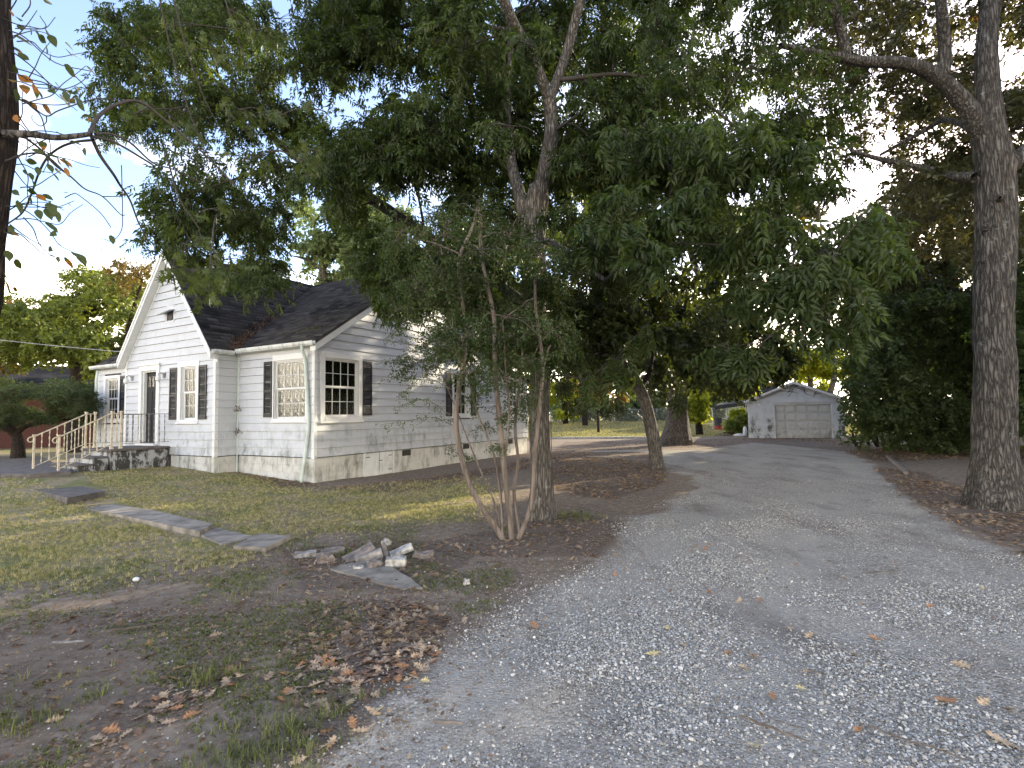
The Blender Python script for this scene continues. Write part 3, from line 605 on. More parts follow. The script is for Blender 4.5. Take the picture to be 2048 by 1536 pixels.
def stick(px, py, L_, yaw, r, label, name='fallen_stick', mat=None, flat=False):
    b = MB(); rr_ = random.Random(px); p = [np.array([-L_ / 2 + L_ * i / 6, rr_.gauss(0, L_ * .02), rr_.uniform(0, r)]) for i in range(7)]
    b.tube(p, [r * q for q in (.6, 1, 1, .95, .9, .8, .5)], 7)
    for i in (2, 4):
        if not flat: b.tube([p[i], p[i] + np.array([L_ * .12, L_ * .09 * rr_.choice((-1, 1)), .01])], [r * .6, r * .3], 5)
    g = gp2(px, py); o = b.build(name, mat or M['wood_twig'], None, (g[0], g[1], g[2] + .028 + r), (0, 0, yaw)); return tag(o, label, 'stick')
stick(897, 1461, .17, -.1, .012, 'short thick split piece of bark and wood on the gravel', 'wood_piece', M['wood_old'], True)
stick(975, 1304, .07, -.7, .005, 'small pale bare stick lying on the dirt edge of the drive', 'small_stick', M['rock'], True)
stick(1545, 1470, .34, -.75, .006, 'dark forked twig lying on the gravel near the bottom edge')
stick(1820, 1495, .42, -.75, .004, 'long thin dark twig on the gravel in the lower right corner')
stick(1760, 1150, .45, .15, .006, 'thin dark stick lying across the middle of the gravel drive')
stick(135, 1296, .22, 0.0, .010, 'short pale stick on the leafy dirt at the left', 'pale_stick', M['rock'], True)
stick(255, 1266, .5, .5, .006, 'long thin twig lying on weedy dirt at the left')
stick(985, 1195, .14, 1.2, .007, 'small curved brown stick near the white stone')

# ------------------------------------------------------------------ house
house = empty('white_house', (HC[0], HC[1], 0), math.atan2(HU[1], HU[0]))
tag(house, 'weathered white clapboard cottage with steep front gable, black shutters and dark shingle roof', 'house')
ROW = 0.2125; ZB = 0.665; ZT = 3.47
GX = -0.64; GY0, GY1 = 3.04, 7.62; WY = 10.85; RX = 11.25
WALLS = {
 'inset': (lambda s, o, z: (-o, s, z), 0.0, GY0), 'return': (lambda s, o, z: (s, GY0 - o, z), GX, 0.0),
 'gable': (lambda s, o, z: (GX - o, s, z), GY0, GY1), 'wing': (lambda s, o, z: (-o, s, z), GY1, WY), 'side': (lambda s, o, z: (s, -o, z), 0.0, RX)}
OPEN = {'inset': [(0.30, 1.52, 1.63, 3.13)], 'return': [], 'gable': [(5.86, 6.66, 1.0, 3.09), (3.90, 4.62, 1.64, 3.10)], 'wing': [(9.46, 10.32, 1.66, 3.06)],
        'side': [(0.30, 1.45, 1.66, 3.16), (5.86, 6.70, 1.66, 3.10), (9.55, 10.45, 1.95, 3.0), (10.5, 11.1, 1.95, 3.0)]}
CAS = {'inset': [(0.20, 1.56, 1.52, 3.28)], 'return': [], 'gable': [(5.70, 6.80, 0.9, 3.27), (3.76, 4.78, 1.52, 3.24)], 'wing': [(9.34, 10.44, 1.56, 3.16)],
       'side': [(0.16, 1.58, 1.50, 3.30), (5.72, 6.84, 1.55, 3.22), (9.42, 11.2, 1.85, 3.12)]}
def wall_backing(nm, wf, s0, s1, zt, tri=None):
    b = MB(); ops = sorted(OPEN[nm]); cur = s0; th = 0.12
    def bx(a, c, z0, z1):
        if c - a > .005 and z1 - z0 > .005: b.box((a, -0.001 - th, z0), (c, -0.001, z1), wf)
    for (a, c, z0, z1) in ops: bx(cur, a, ZB - .02, zt); bx(a, c, ZB - .02, z0); bx(a, c, z1, zt); cur = c
    bx(cur, s1, ZB - .02, zt)
    if tri:
        P = [wf(s, -.001, z) for s, z in tri]; Q = [wf(s, -.001 - th, z) for s, z in tri]; n = len(P)
        b.pts(P + Q, [tuple(range(n)), tuple(range(2 * n - 1, n - 1, -1))] + [(i, (i + 1) % n, n + (i + 1) % n, n + i) for i in range(n)])
    return b.build('wall', M['shade_felt'], house)  # backing colour darkens the gaps like the shade under each board
def side_limits(nm, z):
    if nm == 'gable' and z > ZT + .05:
        k = (z - 3.50) / 1.262; return GY0 + k, GY1 - k
    if nm == 'side' and z > ZT + .05:
        k = (z - 3.52) / 0.668; return max(0, k), min(8.85 - k, 8.85)
    if nm == 'side' and z > 3.2: return 0, 8.9 + (3.5 - z) / .3 * 2.3
    return WALLS[nm][1], WALLS[nm][2]
def boards(nm, wall, ztop):
    wf, S0, S1 = WALLS[nm]; z = ZB; r = random.Random(nm)
    while z < ztop - .03:
        z1 = min(z + ROW, ztop); a0, c0 = side_limits(nm, z + .001); a1, c1 = side_limits(nm, z1)
        a0, c0 = max(a0, S0), min(c0, S1); a1, c1 = max(a1, S0), min(c1, S1)
        if c0 - a0 < .06: break
        if c1 < a1: a1 = c1 = (a1 + c1) / 2
        cuts = [(a, c) for (a, c, q0, q1) in CAS[nm] if min(z1, q1) - max(z, q0) > ROW * .45]
        if nm == 'gable' and 4.40 < (z + z1) / 2 < 4.95: cuts.append((5.02, 5.48))
        segs = []; cur = (a0, a1)
        for a, c in sorted(cuts): segs.append((cur[0], a, cur[1], a)); cur = (c, c)
        segs.append((cur[0], c0, cur[1], c1))
        out_ = []
        for sg in segs:   # break long boards at a butt joint
            if sg[1] - sg[0] > 2.9:
                j = sg[0] + r.uniform(.8, min(3.6, sg[1] - sg[0] - .5)); out_ += [(sg[0], j - .0015, sg[2], j - .0015), (j + .0015, sg[1], j + .0015, sg[3])]
            else: out_.append(sg)
        for (b0, b1, t0, t1) in out_:
            if b1 - b0 < .03: continue
            lo = .030 + r.uniform(-.003, .003); hi = .003; dz = r.uniform(-.003, .003); q = MB()
            P = [wf(b0, 0, z + .012), wf(b1, 0, z + .012), wf(b1, lo, z + dz), wf(b0, lo, z + dz), wf(t0, 0, z1 - .004), wf(t1, 0, z1 - .004), wf(t1, hi, z1 - .004), wf(t0, hi, z1 - .004)]
            q.hexa(P); q.build('siding_board', M['siding'], wall)
        z += ROW
walls = {}
GAPEX = 3.50 + 1.262 * (GY1 - GY0) / 2; SAPEX = 3.52 + .668 * 4.42
for nm, (wf, s0, s1) in WALLS.items():
    tri = None
    if nm == 'gable': tri = [(GY0, ZT), (GY1, ZT), ((GY0 + GY1) / 2, GAPEX)]
    if nm == 'side': tri = [(0, ZT), (8.84, ZT), (4.42, SAPEX)]
    zt = ZT if nm != 'side' else 3.2
    w = wall_backing(nm, wf, s0, s1, zt, tri); walls[nm] = w
    if nm == 'side':
        q = MB(); q.box((0, -.13, 3.2), (8.9, -.001, ZT), wf); q.build('wall_header', M['siding'], house)
    boards(nm, w, GAPEX - .05 if nm == 'gable' else SAPEX - .05 if nm == 'side' else ZT)
# hidden sides so that the shell is closed
b = MB(); b.box((0, WY - .12, .0), (8.8, WY - .002, ZT)); b.box((8.8, 0.02, 0), (8.92, WY - .13, ZT)); b.build('rear_wall', M['siding'], house)
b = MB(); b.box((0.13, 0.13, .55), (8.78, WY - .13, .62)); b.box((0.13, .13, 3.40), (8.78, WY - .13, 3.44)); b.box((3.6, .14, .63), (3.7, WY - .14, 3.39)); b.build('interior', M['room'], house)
# foundation blocks
def blocks(wf, s0, s1, skip=(), nrow=3, inset=0.02):
    mb_ = MB(); mb_.box((s0 + .004, -.20, -.3), (s1 - .004, -inset - .010, ZB - .03), wf); f = mb_.build('foundation', M['block'], house)
    h = (ZB + .10) / 4
    for k in range(4):
        z0 = -.12 + k * h * 1.0; z1 = z0 + h - .006; off = .2 if k % 2 else 0; s = s0 - off
        while s < s1 - .02:
            a, c = max(s, s0), min(s + .394, s1)
            if c - a > .05 and not any(a < q1 and c > q0 for q0, q1 in skip):
                q = MB(); q.box((a, -inset - .02, z0), (c, -inset + random.uniform(-.002, .003), min(z1, ZB - .004)), wf); q.build('foundation_block', M['block'], f, bevel=.004)
            s += .40
    return f
blocks(*WALLS['inset']); blocks(*WALLS['return']); blocks(WALLS['gable'][0], GY0, 5.12); blocks(*WALLS['side'], skip=[(1.62, 2.9)])
# foundation vents, access hatch
def on(nm, name, mat, a, c, z0, z1, o0, o1, bevel=0, parent=None):
    q = MB(); q.box((a, o0, z0), (c, o1, z1), WALLS[nm][0]); return q.build(name, mat, parent or house, bevel=bevel)
for a in (3.24, 6.42, 9.6):
    v_ = on('side', 'foundation_vent', M['darkvent'], a, a + .38, .46, .63, -.03, -.012)
    q = MB()
    for k in range(5): q.box((a, -.012, .475 + k * .033), (a + .38, .002, .483 + k * .033), WALLS['side'][0])
    q.build('vent_slat', M['darkvent'], v_)
h_ = on('side', 'access_hatch', M['trim'], 1.72, 2.26, -.02, .64, -.03, -.003, .004)
h2 = on('side', 'access_hatch', M['trim'], 2.29, 2.78, .02, .64, -.03, .004, .004)
for a in (1.66, 2.80): on('side', 'hatch_post', M['trim'], a, a + .055, -.03, .655, -.03, .02)
for a, z in ((1.74, .52), (2.24, .40), (2.62, .52), (2.62, .12)):
    on('side', 'hinge', M['darkvent'], a, a + .14, z, z + .02, .005, .012, 0, h2)
# corner posts
def vpost(x0, y0, x1, y1, z0, z1, nm='corner_trim', mat='trim'):
    q = MB(); q.box((x0, y0, z0), (x1, y1, z1)); return q.build(nm, M[mat], house, bevel=.003)
vpost(-.028, -.028, .06, .0, ZB - .03, ZT + .12); vpost(-.028, .0, .0, .075, ZB - .03, ZT)
vpost(GX - .028, GY0 - .028, GX + .07, GY0, ZB - .03, ZT + .04); vpost(GX - .028, GY0, GX, GY0 + .07, ZB - .03, ZT)
vpost(GX - .028, GY1 - .07, GX, GY1 + .028, ZB - .03, ZT + .03)
vpost(-.02, GY0 - .07, .0, GY0 - .03, ZB, ZT); vpost(-.028, WY - .09, 0, WY + .02, ZB - .03, ZT)
vpost(RX - .07, -.028, RX, 0, ZB - .03, 3.2)
# windows
def window(nm, cas, opn, mul=(4, 2), lower_curtain=True, cm='curtain'):
    wf = WALLS[nm][0]; s0, s1, z0, z1 = opn; c0, c1, q0, q1 = cas
    W = empty('window', wf((s0 + s1) / 2, 0, z0), 0, house)
    inv = Matrix.Translation(W.location).inverted()
    def B(name, mat, items, bev=0, par=None):
        q = MB()
        for a, c, za, zb_, oa, ob in items: q.box((a, oa, za), (c, ob, zb_), wf)
        o = q.build(name, mat, par or W, bevel=bev); o.matrix_parent_inverse = inv; return o
    B('casing', M['casing'], [(c0, s0 - .0, q0 + .055, q1, .0, .038), (s1, c1, q0 + .055, q1, .0, .038), (s0, s1, z1, q1, .0, .0375)], .004)
    B('sill', M['casing'], [(c0 - .02, c1 + .02, q0, q0 + .052, 0, .065), (s0, s1, q0 + .052, z0, -.06, .05)], .004)
    fr = .045; zm = (z0 + z1) / 2; 
    B('jamb', M['casing'], [(s0, s0 + .02, z0, z1, -.11, -.002), (s1 - .02, s1, z0, z1, -.11, -.002), (s0 + .02, s1 - .02, z1 - .03, z1, -.11, -.002)])
    a, c = s0 + .02, s1 - .02
    for (za, zb_, o) in ((zm, z1 - .03, -.05), (z0, zm + .02, -.075)):
        B('sash', M['casing'], [(a, a + fr, za, zb_, o - .02, o + .015), (c - fr, c, za, zb_, o - .02, o + .015), (a + fr, c - fr, za, za + fr, o - .02, o + .015), (a + fr, c - fr, zb_ - fr * .8, zb_, o - .02, o + .015)], .003)
        ga, gc, gz0, gz1 = a + fr, c - fr, za + fr, zb_ - fr * .8; nx, nz_ = mul
        B('muntin', M['casing'], [(ga + (gc - ga) * i / nx - .007, ga + (gc - ga) * i / nx + .007, gz0, gz1, o - .012, o + .006) for i in range(1, nx)] + [(ga, gc, gz0 + (gz1 - gz0) * j / nz_ - .007, gz0 + (gz1 - gz0) * j / nz_ + .007, o - .0115, o + .0055) for j in range(1, nz_)])
        for i in range(nx):
            for j in range(nz_):
                B('pane', M['glass'], [(ga + (gc - ga) * i / nx + .007, ga + (gc - ga) * (i + 1) / nx - .007, gz0 + (gz1 - gz0) * j / nz_ + .007, gz0 + (gz1 - gz0) * (j + 1) / nz_ - .007, o - .006, o - .003)])
    if lower_curtain:
        q = MB(); n = 40; P = []; top = zm + (.06 if lower_curtain is True else lower_curtain)
        for i in range(n + 1):
            s = s0 + .03 + (s1 - s0 - .06) * i / n; o = -.135 + .012 * sin(i * 1.9) + .008 * sin(i * 5.1); sc_ = .05 * abs(sin(i * pi / 10))
            P += [wf(s, o, z0 + .01), wf(s, o, top - sc_)]
        q.pts(P, [(2 * i, 2 * i + 2, 2 * i + 3, 2 * i + 1) for i in range(n)]); o = q.build('curtain', M[cm], W); o.matrix_parent_inverse = inv
    return W
def shutter(nm, a, c, z0, z1):
    wf = WALLS[nm][0]; S = empty('shutter', wf((a + c) / 2, 0, z0), 0, house); inv = Matrix.Translation(S.location).inverted()
    q = MB(); w = .045; zm = z0 + (z1 - z0) * .44; o0, o1 = .024, .052
    for (x0, x1, y0, y1) in ((a, a + w, z0, z1), (c - w, c, z0, z1), (a + w, c - w, z0, z0 + .10), (a + w, c - w, z1 - .06, z1), (a + w, c - w, zm, zm + .06)): q.box((x0, o0, y0), (x1, o1, y1), wf)
    o = q.build('shutter_frame', M['black'], S, bevel=.003); o.matrix_parent_inverse = inv
    q = MB()
    for (y0, y1) in ((z0 + .10, zm), (zm + .06, z1 - .06)):
        n = int((y1 - y0) / .034)
        for i in range(n):
            z = y0 + (i + .5) * (y1 - y0) / n; P = [(a + w, o0, z + .012), (c - w, o0, z + .012), (c - w, o1 - .006, z - .012), (a + w, o1 - .006, z - .012)]; P = P + [(p[0], p[1], p[2] + .006) for p in P]; q.hexa([wf(*p) for p in P])
    o = q.build('louver', M['black'], S); o.matrix_parent_inverse = inv; tag(o, kind='stuff'); return S
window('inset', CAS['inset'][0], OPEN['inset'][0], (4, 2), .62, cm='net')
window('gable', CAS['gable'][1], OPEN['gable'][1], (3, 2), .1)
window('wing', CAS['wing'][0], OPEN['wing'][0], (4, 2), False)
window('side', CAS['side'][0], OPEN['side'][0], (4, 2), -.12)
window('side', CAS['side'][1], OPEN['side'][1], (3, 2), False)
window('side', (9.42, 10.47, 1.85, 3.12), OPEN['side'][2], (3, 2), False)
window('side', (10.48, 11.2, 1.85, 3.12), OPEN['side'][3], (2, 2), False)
for a in (('inset', 1.57, 1.90, 1.67, 3.13), ('gable', 4.79, 5.16, 1.64, 3.10), ('gable', 3.39, 3.75, 1.64, 3.10), ('wing', 8.98, 9.33, 1.70, 3.12), ('side', 1.59, 1.93, 1.68, 3.17), ('side', 5.38, 5.71, 1.62, 3.12), ('side', 6.86, 7.2, 1.62, 3.12)): shutter(*a)
# front door
D = empty('front_door', WALLS['gable'][0](6.26, 0, 1.0), 0, house); invD = Matrix.Translation(D.location).inverted(); wg = WALLS['gable'][0]
def DB(name, mat, items, bev=0, par=None):
    q = MB()
    for a, c, za, zb_, oa, ob in items: q.box((a, oa, za), (c, ob, zb_), wg)
    o = q.build(name, mat, par or D, bevel=bev); o.matrix_parent_inverse = invD; return o
DB('casing', M['trim'], [(5.70, 5.855, .93, 3.24, 0, .05), (6.665, 6.80, .93, 3.24, 0, .05), (5.855, 6.665, 3.09, 3.24, 0, .0495), (5.66, 6.84, 3.24, 3.29, 0, .09)], .004)
DB('door_jamb', M['trim'], [(6.60, 6.66, .98, 3.09, -.30, -.002), (5.86, 5.89, .98, 3.09, -.30, -.002), (5.89, 6.60, 3.05, 3.09, -.30, -.002)])
DB('threshold', M['trim'], [(5.75, 6.74, .90, .965, -.15, .14)], .006)
DB('door_leaf', M['door'], [(5.89, 6.60, .97, 3.05, -.12, -.085)], .003)
DB('door_panel', M['door'], [(x0, x1, za, zb_, -.086, -.072) for x0, x1 in ((5.95, 6.20), (6.29, 6.54)) for za, zb_ in ((1.10, 1.72), (1.86, 2.50))] + [(5.89, 6.60, 1.755, 1.80, -.085, -.065)], .006)
for s in (6.05, 6.245, 6.44):
    q = MB(); q.prism([wg(s - .055, -.086, 2.62), wg(s + .055, -.086, 2.62), wg(s + .055, -.086, 2.86), wg(s + .03, -.086, 2.93), wg(s - .03, -.086, 2.93), wg(s - .055, -.086, 2.86)], np.array(wg(0, .006, 0)) - np.array(wg(0, 0, 0)))
    o = q.build('arched_light', M['glass'], D); o.matrix_parent_inverse = invD
q = MB(); q.tube([wg(5.95, -.085, 1.97), wg(5.95, -.03, 1.97), wg(6.03, -.02, 1.97)], .014, 8); o = q.build('handle', M['wrought'], D); o.matrix_parent_inverse = invD
# wall lanterns either side of the door
for s in (7.22, 5.46):
    Lm = empty('wall_lantern', wg(s, 0, 2.85), 0, house); inv = Matrix.Translation(Lm.location).inverted()
    q = MB(); q.box((s - .05, .02, 2.84), (s + .05, .05, 2.98), wg); q.tube([wg(s, .05, 2.93), wg(s, .12, 2.99), wg(s, .19, 2.95), wg(s, .19, 2.90)], .012, 6); o = q.build('bracket', M['wrought'], Lm); o.matrix_parent_inverse = inv
    q = MB(); q.tube([wg(s, .19, 2.91), wg(s, .19, 2.86), wg(s, .19, 2.78), wg(s, .19, 2.73)], [.03, .065, .07, .04], 10); o = q.build('lamp_globe', M['white_house'], Lm, smooth=True); o.matrix_parent_inverse = inv
# gable vent: broken diamond opening
q = MB(); cs, cz = 5.25, 4.67
q.prism([wg(cs - .16, .004, cz + .02), wg(cs + .16, .004, cz + .08), wg(cs + .12, .004, cz - .18), wg(cs - .06, .004, cz - .20)], np.array(wg(0, .003, 0)) - np.array(wg(0, 0, 0))); gvn = q.build('gable_vent', M['darkvent'], house)
q = MB()
for (a, c, z0, z1) in ((cs - .23, cs - .17, cz - .27, cz + .27), (cs + .17, cs + .23, cz - .27, cz + .27), (cs - .17, cs + .17, cz + .12, cz + .27), (cs - .17, cs + .17, cz - .27, cz - .20)): q.box((a, .0, z0), (c, .02, z1), wg)
q.build('vent_surround', M['siding'], gvn, bevel=.003)
q = MB(); q.hexa([wg(cs - .25, .02, cz + .10), wg(cs + .30, .02, cz + .02), wg(cs + .34, .20, cz - .03), wg(cs - .2, .18, cz + .05), wg(cs - .25, .03, cz + .12), wg(cs + .30, .03, cz + .04), wg(cs + .34, .21, cz - .01), wg(cs - .2, .19, cz + .07)]); q.build('bent_vent_cover', M['siding'], gvn)

# roof
RZ = 6.52; EX = -.15; EZ = 3.52
msl = (RZ - EZ) / (4.42 - EX); GR = (GY0 + GY1) / 2; GE = GY0 - .10; GEZ = 3.47; gsl = (RZ - GEZ) / (GR - GE)
def zmain(x): return EZ + msl * (x - EX)
def zgab(y): return RZ - gsl * abs(y - GR)
roof = empty('roof', (0, 0, 0), 0, house)
def slab(pts4, th, name, mat, up=(0, 0, 1)):
    q = MB(); q.hexa([(p[0], p[1], p[2] - th) for p in pts4] + [tuple(p) for p in pts4]); return q.build(name, mat, roof)
RY0, RY1 = -.22, WY + .14
slab([(EX, RY0, EZ), (4.42, RY0, RZ), (4.42, RY1, RZ), (EX, RY1, EZ)], .05, 'roof_deck', M['shingle'])
slab([(4.42, RY0, RZ - .001), (9.0, RY0, EZ), (9.0, RY1, EZ), (4.42, RY1, RZ - .001)], .05, 'roof_deck', M['shingle'])
slab([(8.85, -.12, 3.52), (RX + .2, -.12, 3.05), (RX + .2, WY, 3.05), (8.85, WY, 3.52)], .05, 'roof_deck', M['shingle'])
gx0 = GX - .22
slab([(gx0, GE, GEZ), (4.4, GE, GEZ), (4.4, GR, RZ + .01), (gx0, GR, RZ + .01)], .045, 'roof_deck', M['shingle'])
slab([(gx0, GR, RZ + .01), (4.4, GR, RZ + .01), (4.4, 2 * GR - GE, GEZ), (gx0, 2 * GR - GE, GEZ)], .045, 'roof_deck', M['shingle'])
def shingles(O, A, U, na, nu, ok, seed):
    """tabs: O eave corner, A unit along eave, U unit up-slope"""
    r = np.random.default_rng(seed); O, A, U = map(np.array, (O, A, U)); Nn = np.cross(A, U); Nn = Nn / np.linalg.norm(Nn); Nn = Nn * np.sign(Nn[2])
    w, e = .305, .135; V = []; rn = []; 
    for j in range(int(nu / e)):
        off = (j % 2) * w / 2 + r.uniform(-.02, .02)
        for i in range(-1, int(na / w) + 1):
            a = i * w + off; u = j * e; ca = a + w / 2
            if ca < 0 or ca > na: continue
            P = O + A * ca + U * (u + e / 2)
            if not ok(P): continue
            a0, a1 = max(a, 0) + .004, min(a + w, na) - .004; t = .016 + r.uniform(-.004, .006) + (0.02 if r.random() < .02 else 0); du = r.uniform(-.006, .006)
            p0 = O + A * a0 + U * (u + du); p1 = O + A * a1 + U * (u + du); q1 = O + A * a1 + U * (u + e + .01); q0 = O + A * a0 + U * (u + e + .01)
            V += [p0 + Nn * .001, p1 + Nn * .001, p0 + Nn * t, p1 + Nn * t, q1 + Nn * .004, q0 + Nn * .004]; rn += [r.random()] * 6
    V = np.array(V); k = np.arange(len(V) // 6) * 6; Q = np.concatenate([np.stack([k, k + 1, k + 3, k + 2], 1), np.stack([k + 2, k + 3, k + 4, k + 5], 1)])
    o = link('shingle', np_mesh('shingle', V, Q, M['shingle'], {'rnd': np.array(rn)}), roof); return tag(o, kind='stuff')
Um = np.array([4.42 - EX, 0, RZ - EZ]); lm = np.linalg.norm(Um); Um /= lm
shingles((EX, RY0, EZ), (0, 1, 0), Um, RY1 - RY0, lm, lambda P: P[1] < GE or P[1] > 2 * GR - GE or P[2] > zgab(P[1]) - .02, 1)
Ug = np.array([0, GR - GE, RZ - GEZ]); lg = np.linalg.norm(Ug); Ug /= lg
shingles((gx0, GE, GEZ), (1, 0, 0), Ug, 4.4 - gx0, lg, lambda P: P[0] < EX or P[2] > zmain(P[0]) - .03, 2)
Ug2 = Ug * np.array([1, -1, 1]); shingles((gx0, 2 * GR - GE, GEZ), (1, 0, 0), Ug2, 4.4 - gx0, lg, lambda P: P[0] < EX or P[2] > zmain(P[0]) - .03, 3)
# ridge caps
q = MB()
for i in range(34):
    x0 = gx0 + i * .155
    for sgn in (-1, 1): q.pts([(x0, GR, RZ + .035), (x0 + .17, GR, RZ + .028), (x0 + .17, GR + sgn * .09, RZ - .085), (x0, GR + sgn * .09, RZ - .075)], [(0, 1, 2, 3)])
for i in range(72):
    y0 = RY0 + i * .155
    for sgn in (-1, 1): q.pts([(4.42, y0, RZ + .03), (4.42, y0 + .17, RZ + .025), (4.42 + sgn * .12, y0 + .17, RZ - .055), (4.42 + sgn * .12, y0, RZ - .05)], [(0, 1, 2, 3)])
tag(q.build('ridge_cap', M['shingle'], roof), kind='stuff')
# rake boards and soffits
def rake(P0, P1, dn, th_vec, name='rake_board', mat='trim'):
    P0, P1, dn, tv = map(np.array, (P0, P1, dn, th_vec)); q = MB(); q.hexa([tuple(P0 + dn), tuple(P1 + dn), tuple(P1 + dn + tv), tuple(P0 + dn + tv), tuple(P0), tuple(P1), tuple(P1 + tv), tuple(P0 + tv)]); return q.build(name, M[mat], house)
dz = lambda d: (0, 0, -d)
rake((EX, -.20, EZ - .052), (4.42, -.20, RZ - .052), dz(.19), (0, .19, 0))
rake((EX, -.225, EZ - .01), (4.42, -.225, RZ - .01), dz(.05), (0, .022, 0), 'drip_edge', 'darkvent')
rake((4.42, -.20, RZ - .052), (9.0, -.20, EZ - .052), dz(.19), (0, .19, 0))
for sgn in (-1, 1):
    y0 = GR + sgn * (GR - GE)
    rake((gx0, y0, GEZ - .05), (gx0, GR, RZ - .04), dz(.20), (.20, 0, 0)); rake((gx0 - .02, y0, GEZ - .02), (gx0 - .02, GR, RZ - .01), dz(.09), (.019, 0, 0), 'rake_moulding')
    rake((gx0 + .2, y0, GEZ - .27), (gx0 + .2, GR, RZ - .27), dz(.09), (GX - gx0 - .2 - .026, 0, 0), 'rake_trim')
# gutters
def gutter(P0, P1, outv):
    P0, P1, o_ = map(np.array, (P0, P1, outv)); g = []
    for (a, z) in ((0, 0), (.0, -.10), (.07, -.11), (.105, -.06), (.11, 0.0), (.10, 0.0), (.095, -.05), (.065, -.095), (.008, -.09), (.008, 0)): g.append(P0 + o_ * a + np.array([0, 0, z]))
    q = MB(); q.prism(g, P1 - P0); return q.build('gutter', M['gutter'], house)
gutter((EX - .005, -.20, EZ - .005), (EX - .005, GE - .12, EZ - .005), (-1, 0, 0)); gutter((gx0 + .03, GE - .005, GEZ), (EX - .10, GE - .005, GEZ), (0, -1, 0)); gutter((EX - .005, 2 * GR - GE + .05, EZ - .01), (EX - .005, RY1, EZ - .01), (-1, 0, 0))
for (x0, y0, x1, y1, z) in ((EX, -.18, -.005, GE, EZ - .12), (gx0 + .05, GE, EX, GY0 - .03, GEZ - .10), (EX, GY1 + .1, -.005, RY1, EZ - .12)):
    q = MB(); q.box((x0, y0, z), (x1, y1, z + .02)); q.build('soffit', M['trim'], house)
q = MB(); q.tube(smooth_path([(EX - .05, .22, EZ - .10), (EX - .04, .22, EZ - .22), (-.09, .24, EZ - .42), (-.075, .21, 2.6), (-.08, .12, 1.6), (-.07, .16, 1.2), (-.09, .27, .45), (-.10, .33, .06)], 4), .042, 8); q.build('downspout', M['pipe'], house, smooth=True)
q = MB(); q.tube([(-.05, WY - .02, EZ - .1), (-.05, WY + .06, EZ - .45), (-.05, WY + .08, .3)], .05, 8); q.build('downspout', M['pipe'], house, smooth=True)
q = MB(); q.tube([(-.04, GY0 - .06, 3.45), (-.04, GY0 - .05, .1)], .02, 6); q.build('conduit', M['pipe'], house)
# leaf debris in the valley and dead vine in the corner
def debris(n, f, smin, smax, name, mat, parent, label=None, seed=1):
    r = np.random.default_rng(seed); C = np.array([f(r) for _ in range(n)]); s = r.uniform(smin, smax, n); V, T = instances(LEAFKITE, C, rand_rot(n, r), s); o = link(name, np_mesh(name, V, T, mat, {'rnd': np.repeat(r.random(n), len(LEAFKITE[0]))}), parent); o['kind'] = 'stuff'; return o

# ------------------------------------------------------------------ foliage machinery
def rand_rot(n, r=rng, pitch=None):
    q = r.normal(size=(n, 4)); q /= np.linalg.norm(q, axis=1)[:, None]; w, x, y, z = q.T
    return np.stack([1 - 2 * (y * y + z * z), 2 * (x * y - z * w), 2 * (x * z + y * w), 2 * (x * y + z * w), 1 - 2 * (x * x + z * z), 2 * (y * z - x * w), 2 * (x * z - y * w), 2 * (y * z + x * w), 1 - 2 * (x * x + y * y)], -1).reshape(n, 3, 3)
def ypr(yaw, pitch, roll):
    cy, sy, cp, sp, cr_, sr = np.cos(yaw), np.sin(yaw), np.cos(pitch), np.sin(pitch), np.cos(roll), np.sin(roll); z = np.zeros_like(yaw); o = z + 1
    Rz_ = np.stack([cy, -sy, z, sy, cy, z, z, z, o], -1).reshape(-1, 3, 3); Ry_ = np.stack([cp, z, sp, z, o, z, -sp, z, cp], -1).reshape(-1, 3, 3); Rx_ = np.stack([o, z, z, z, cr_, -sr, z, sr, cr_], -1).reshape(-1, 3, 3)
    return Rz_ @ Ry_ @ Rx_
def instances(tpl, C, R_, s):
    V0, T0 = tpl; n = len(C); V = np.einsum('nij,kj->nki', R_, V0) * s[:, None, None] + C[:, None, :]
    T = T0[None] + (np.arange(n) * len(V0))[:, None, None]; return V.reshape(-1, 3), T.reshape(-1, T0.shape[1])
def kite(l=1.0, w=.32, fold=.12, base=(0, 0, 0), yaw=0, droop=0):
    V = np.array([(0, 0, 0), (l * .42, w / 2, fold * w), (l, 0, -droop * l), (l * .42, -w / 2, fold * w)]); c, s_ = cos(yaw), sin(yaw)
    V = np.stack([V[:, 0] * c - V[:, 1] * s_, V[:, 0] * s_ + V[:, 1] * c, V[:, 2]], 1) + np.array(base); return V, np.array([(0, 1, 2), (0, 2, 3)])
def join(parts):
    V, T, o = [], [], 0
    for v, t in parts: V.append(v); T.append(t + o); o += len(v)
    return np.concatenate(V), np.concatenate(T)
LEAFKITE = kite(1, .5, .3)
def compound(seed, npair=5, ll=.42, lw=.30):
    r = random.Random(seed); parts = []
    for i in range(npair):
        t = .18 + .72 * i / (npair - 1); b = (t, 0, -.28 * t * t); sz = ll * (1 - .25 * abs(i - npair * .55) / npair)
        for sg in (1, -1):
            if r.random() < .06: continue
            v, q = kite(sz * r.uniform(.85, 1.1), lw * sz, r.uniform(.1, .5), (0, 0, 0), 0, .15 + r.uniform(0, .35)); 
            R_ = ypr(np.array([sg * r.uniform(.75, 1.15)]), np.array([r.uniform(0.1, .6)]), np.array([r.uniform(-.4, .4)]))[0]; parts.append((v @ R_.T + np.array(b), q))
    v, q = kite(ll, lw * ll, .2, (.92, 0, -.26), 0, .5); parts.append((v, q))
    return join(parts)
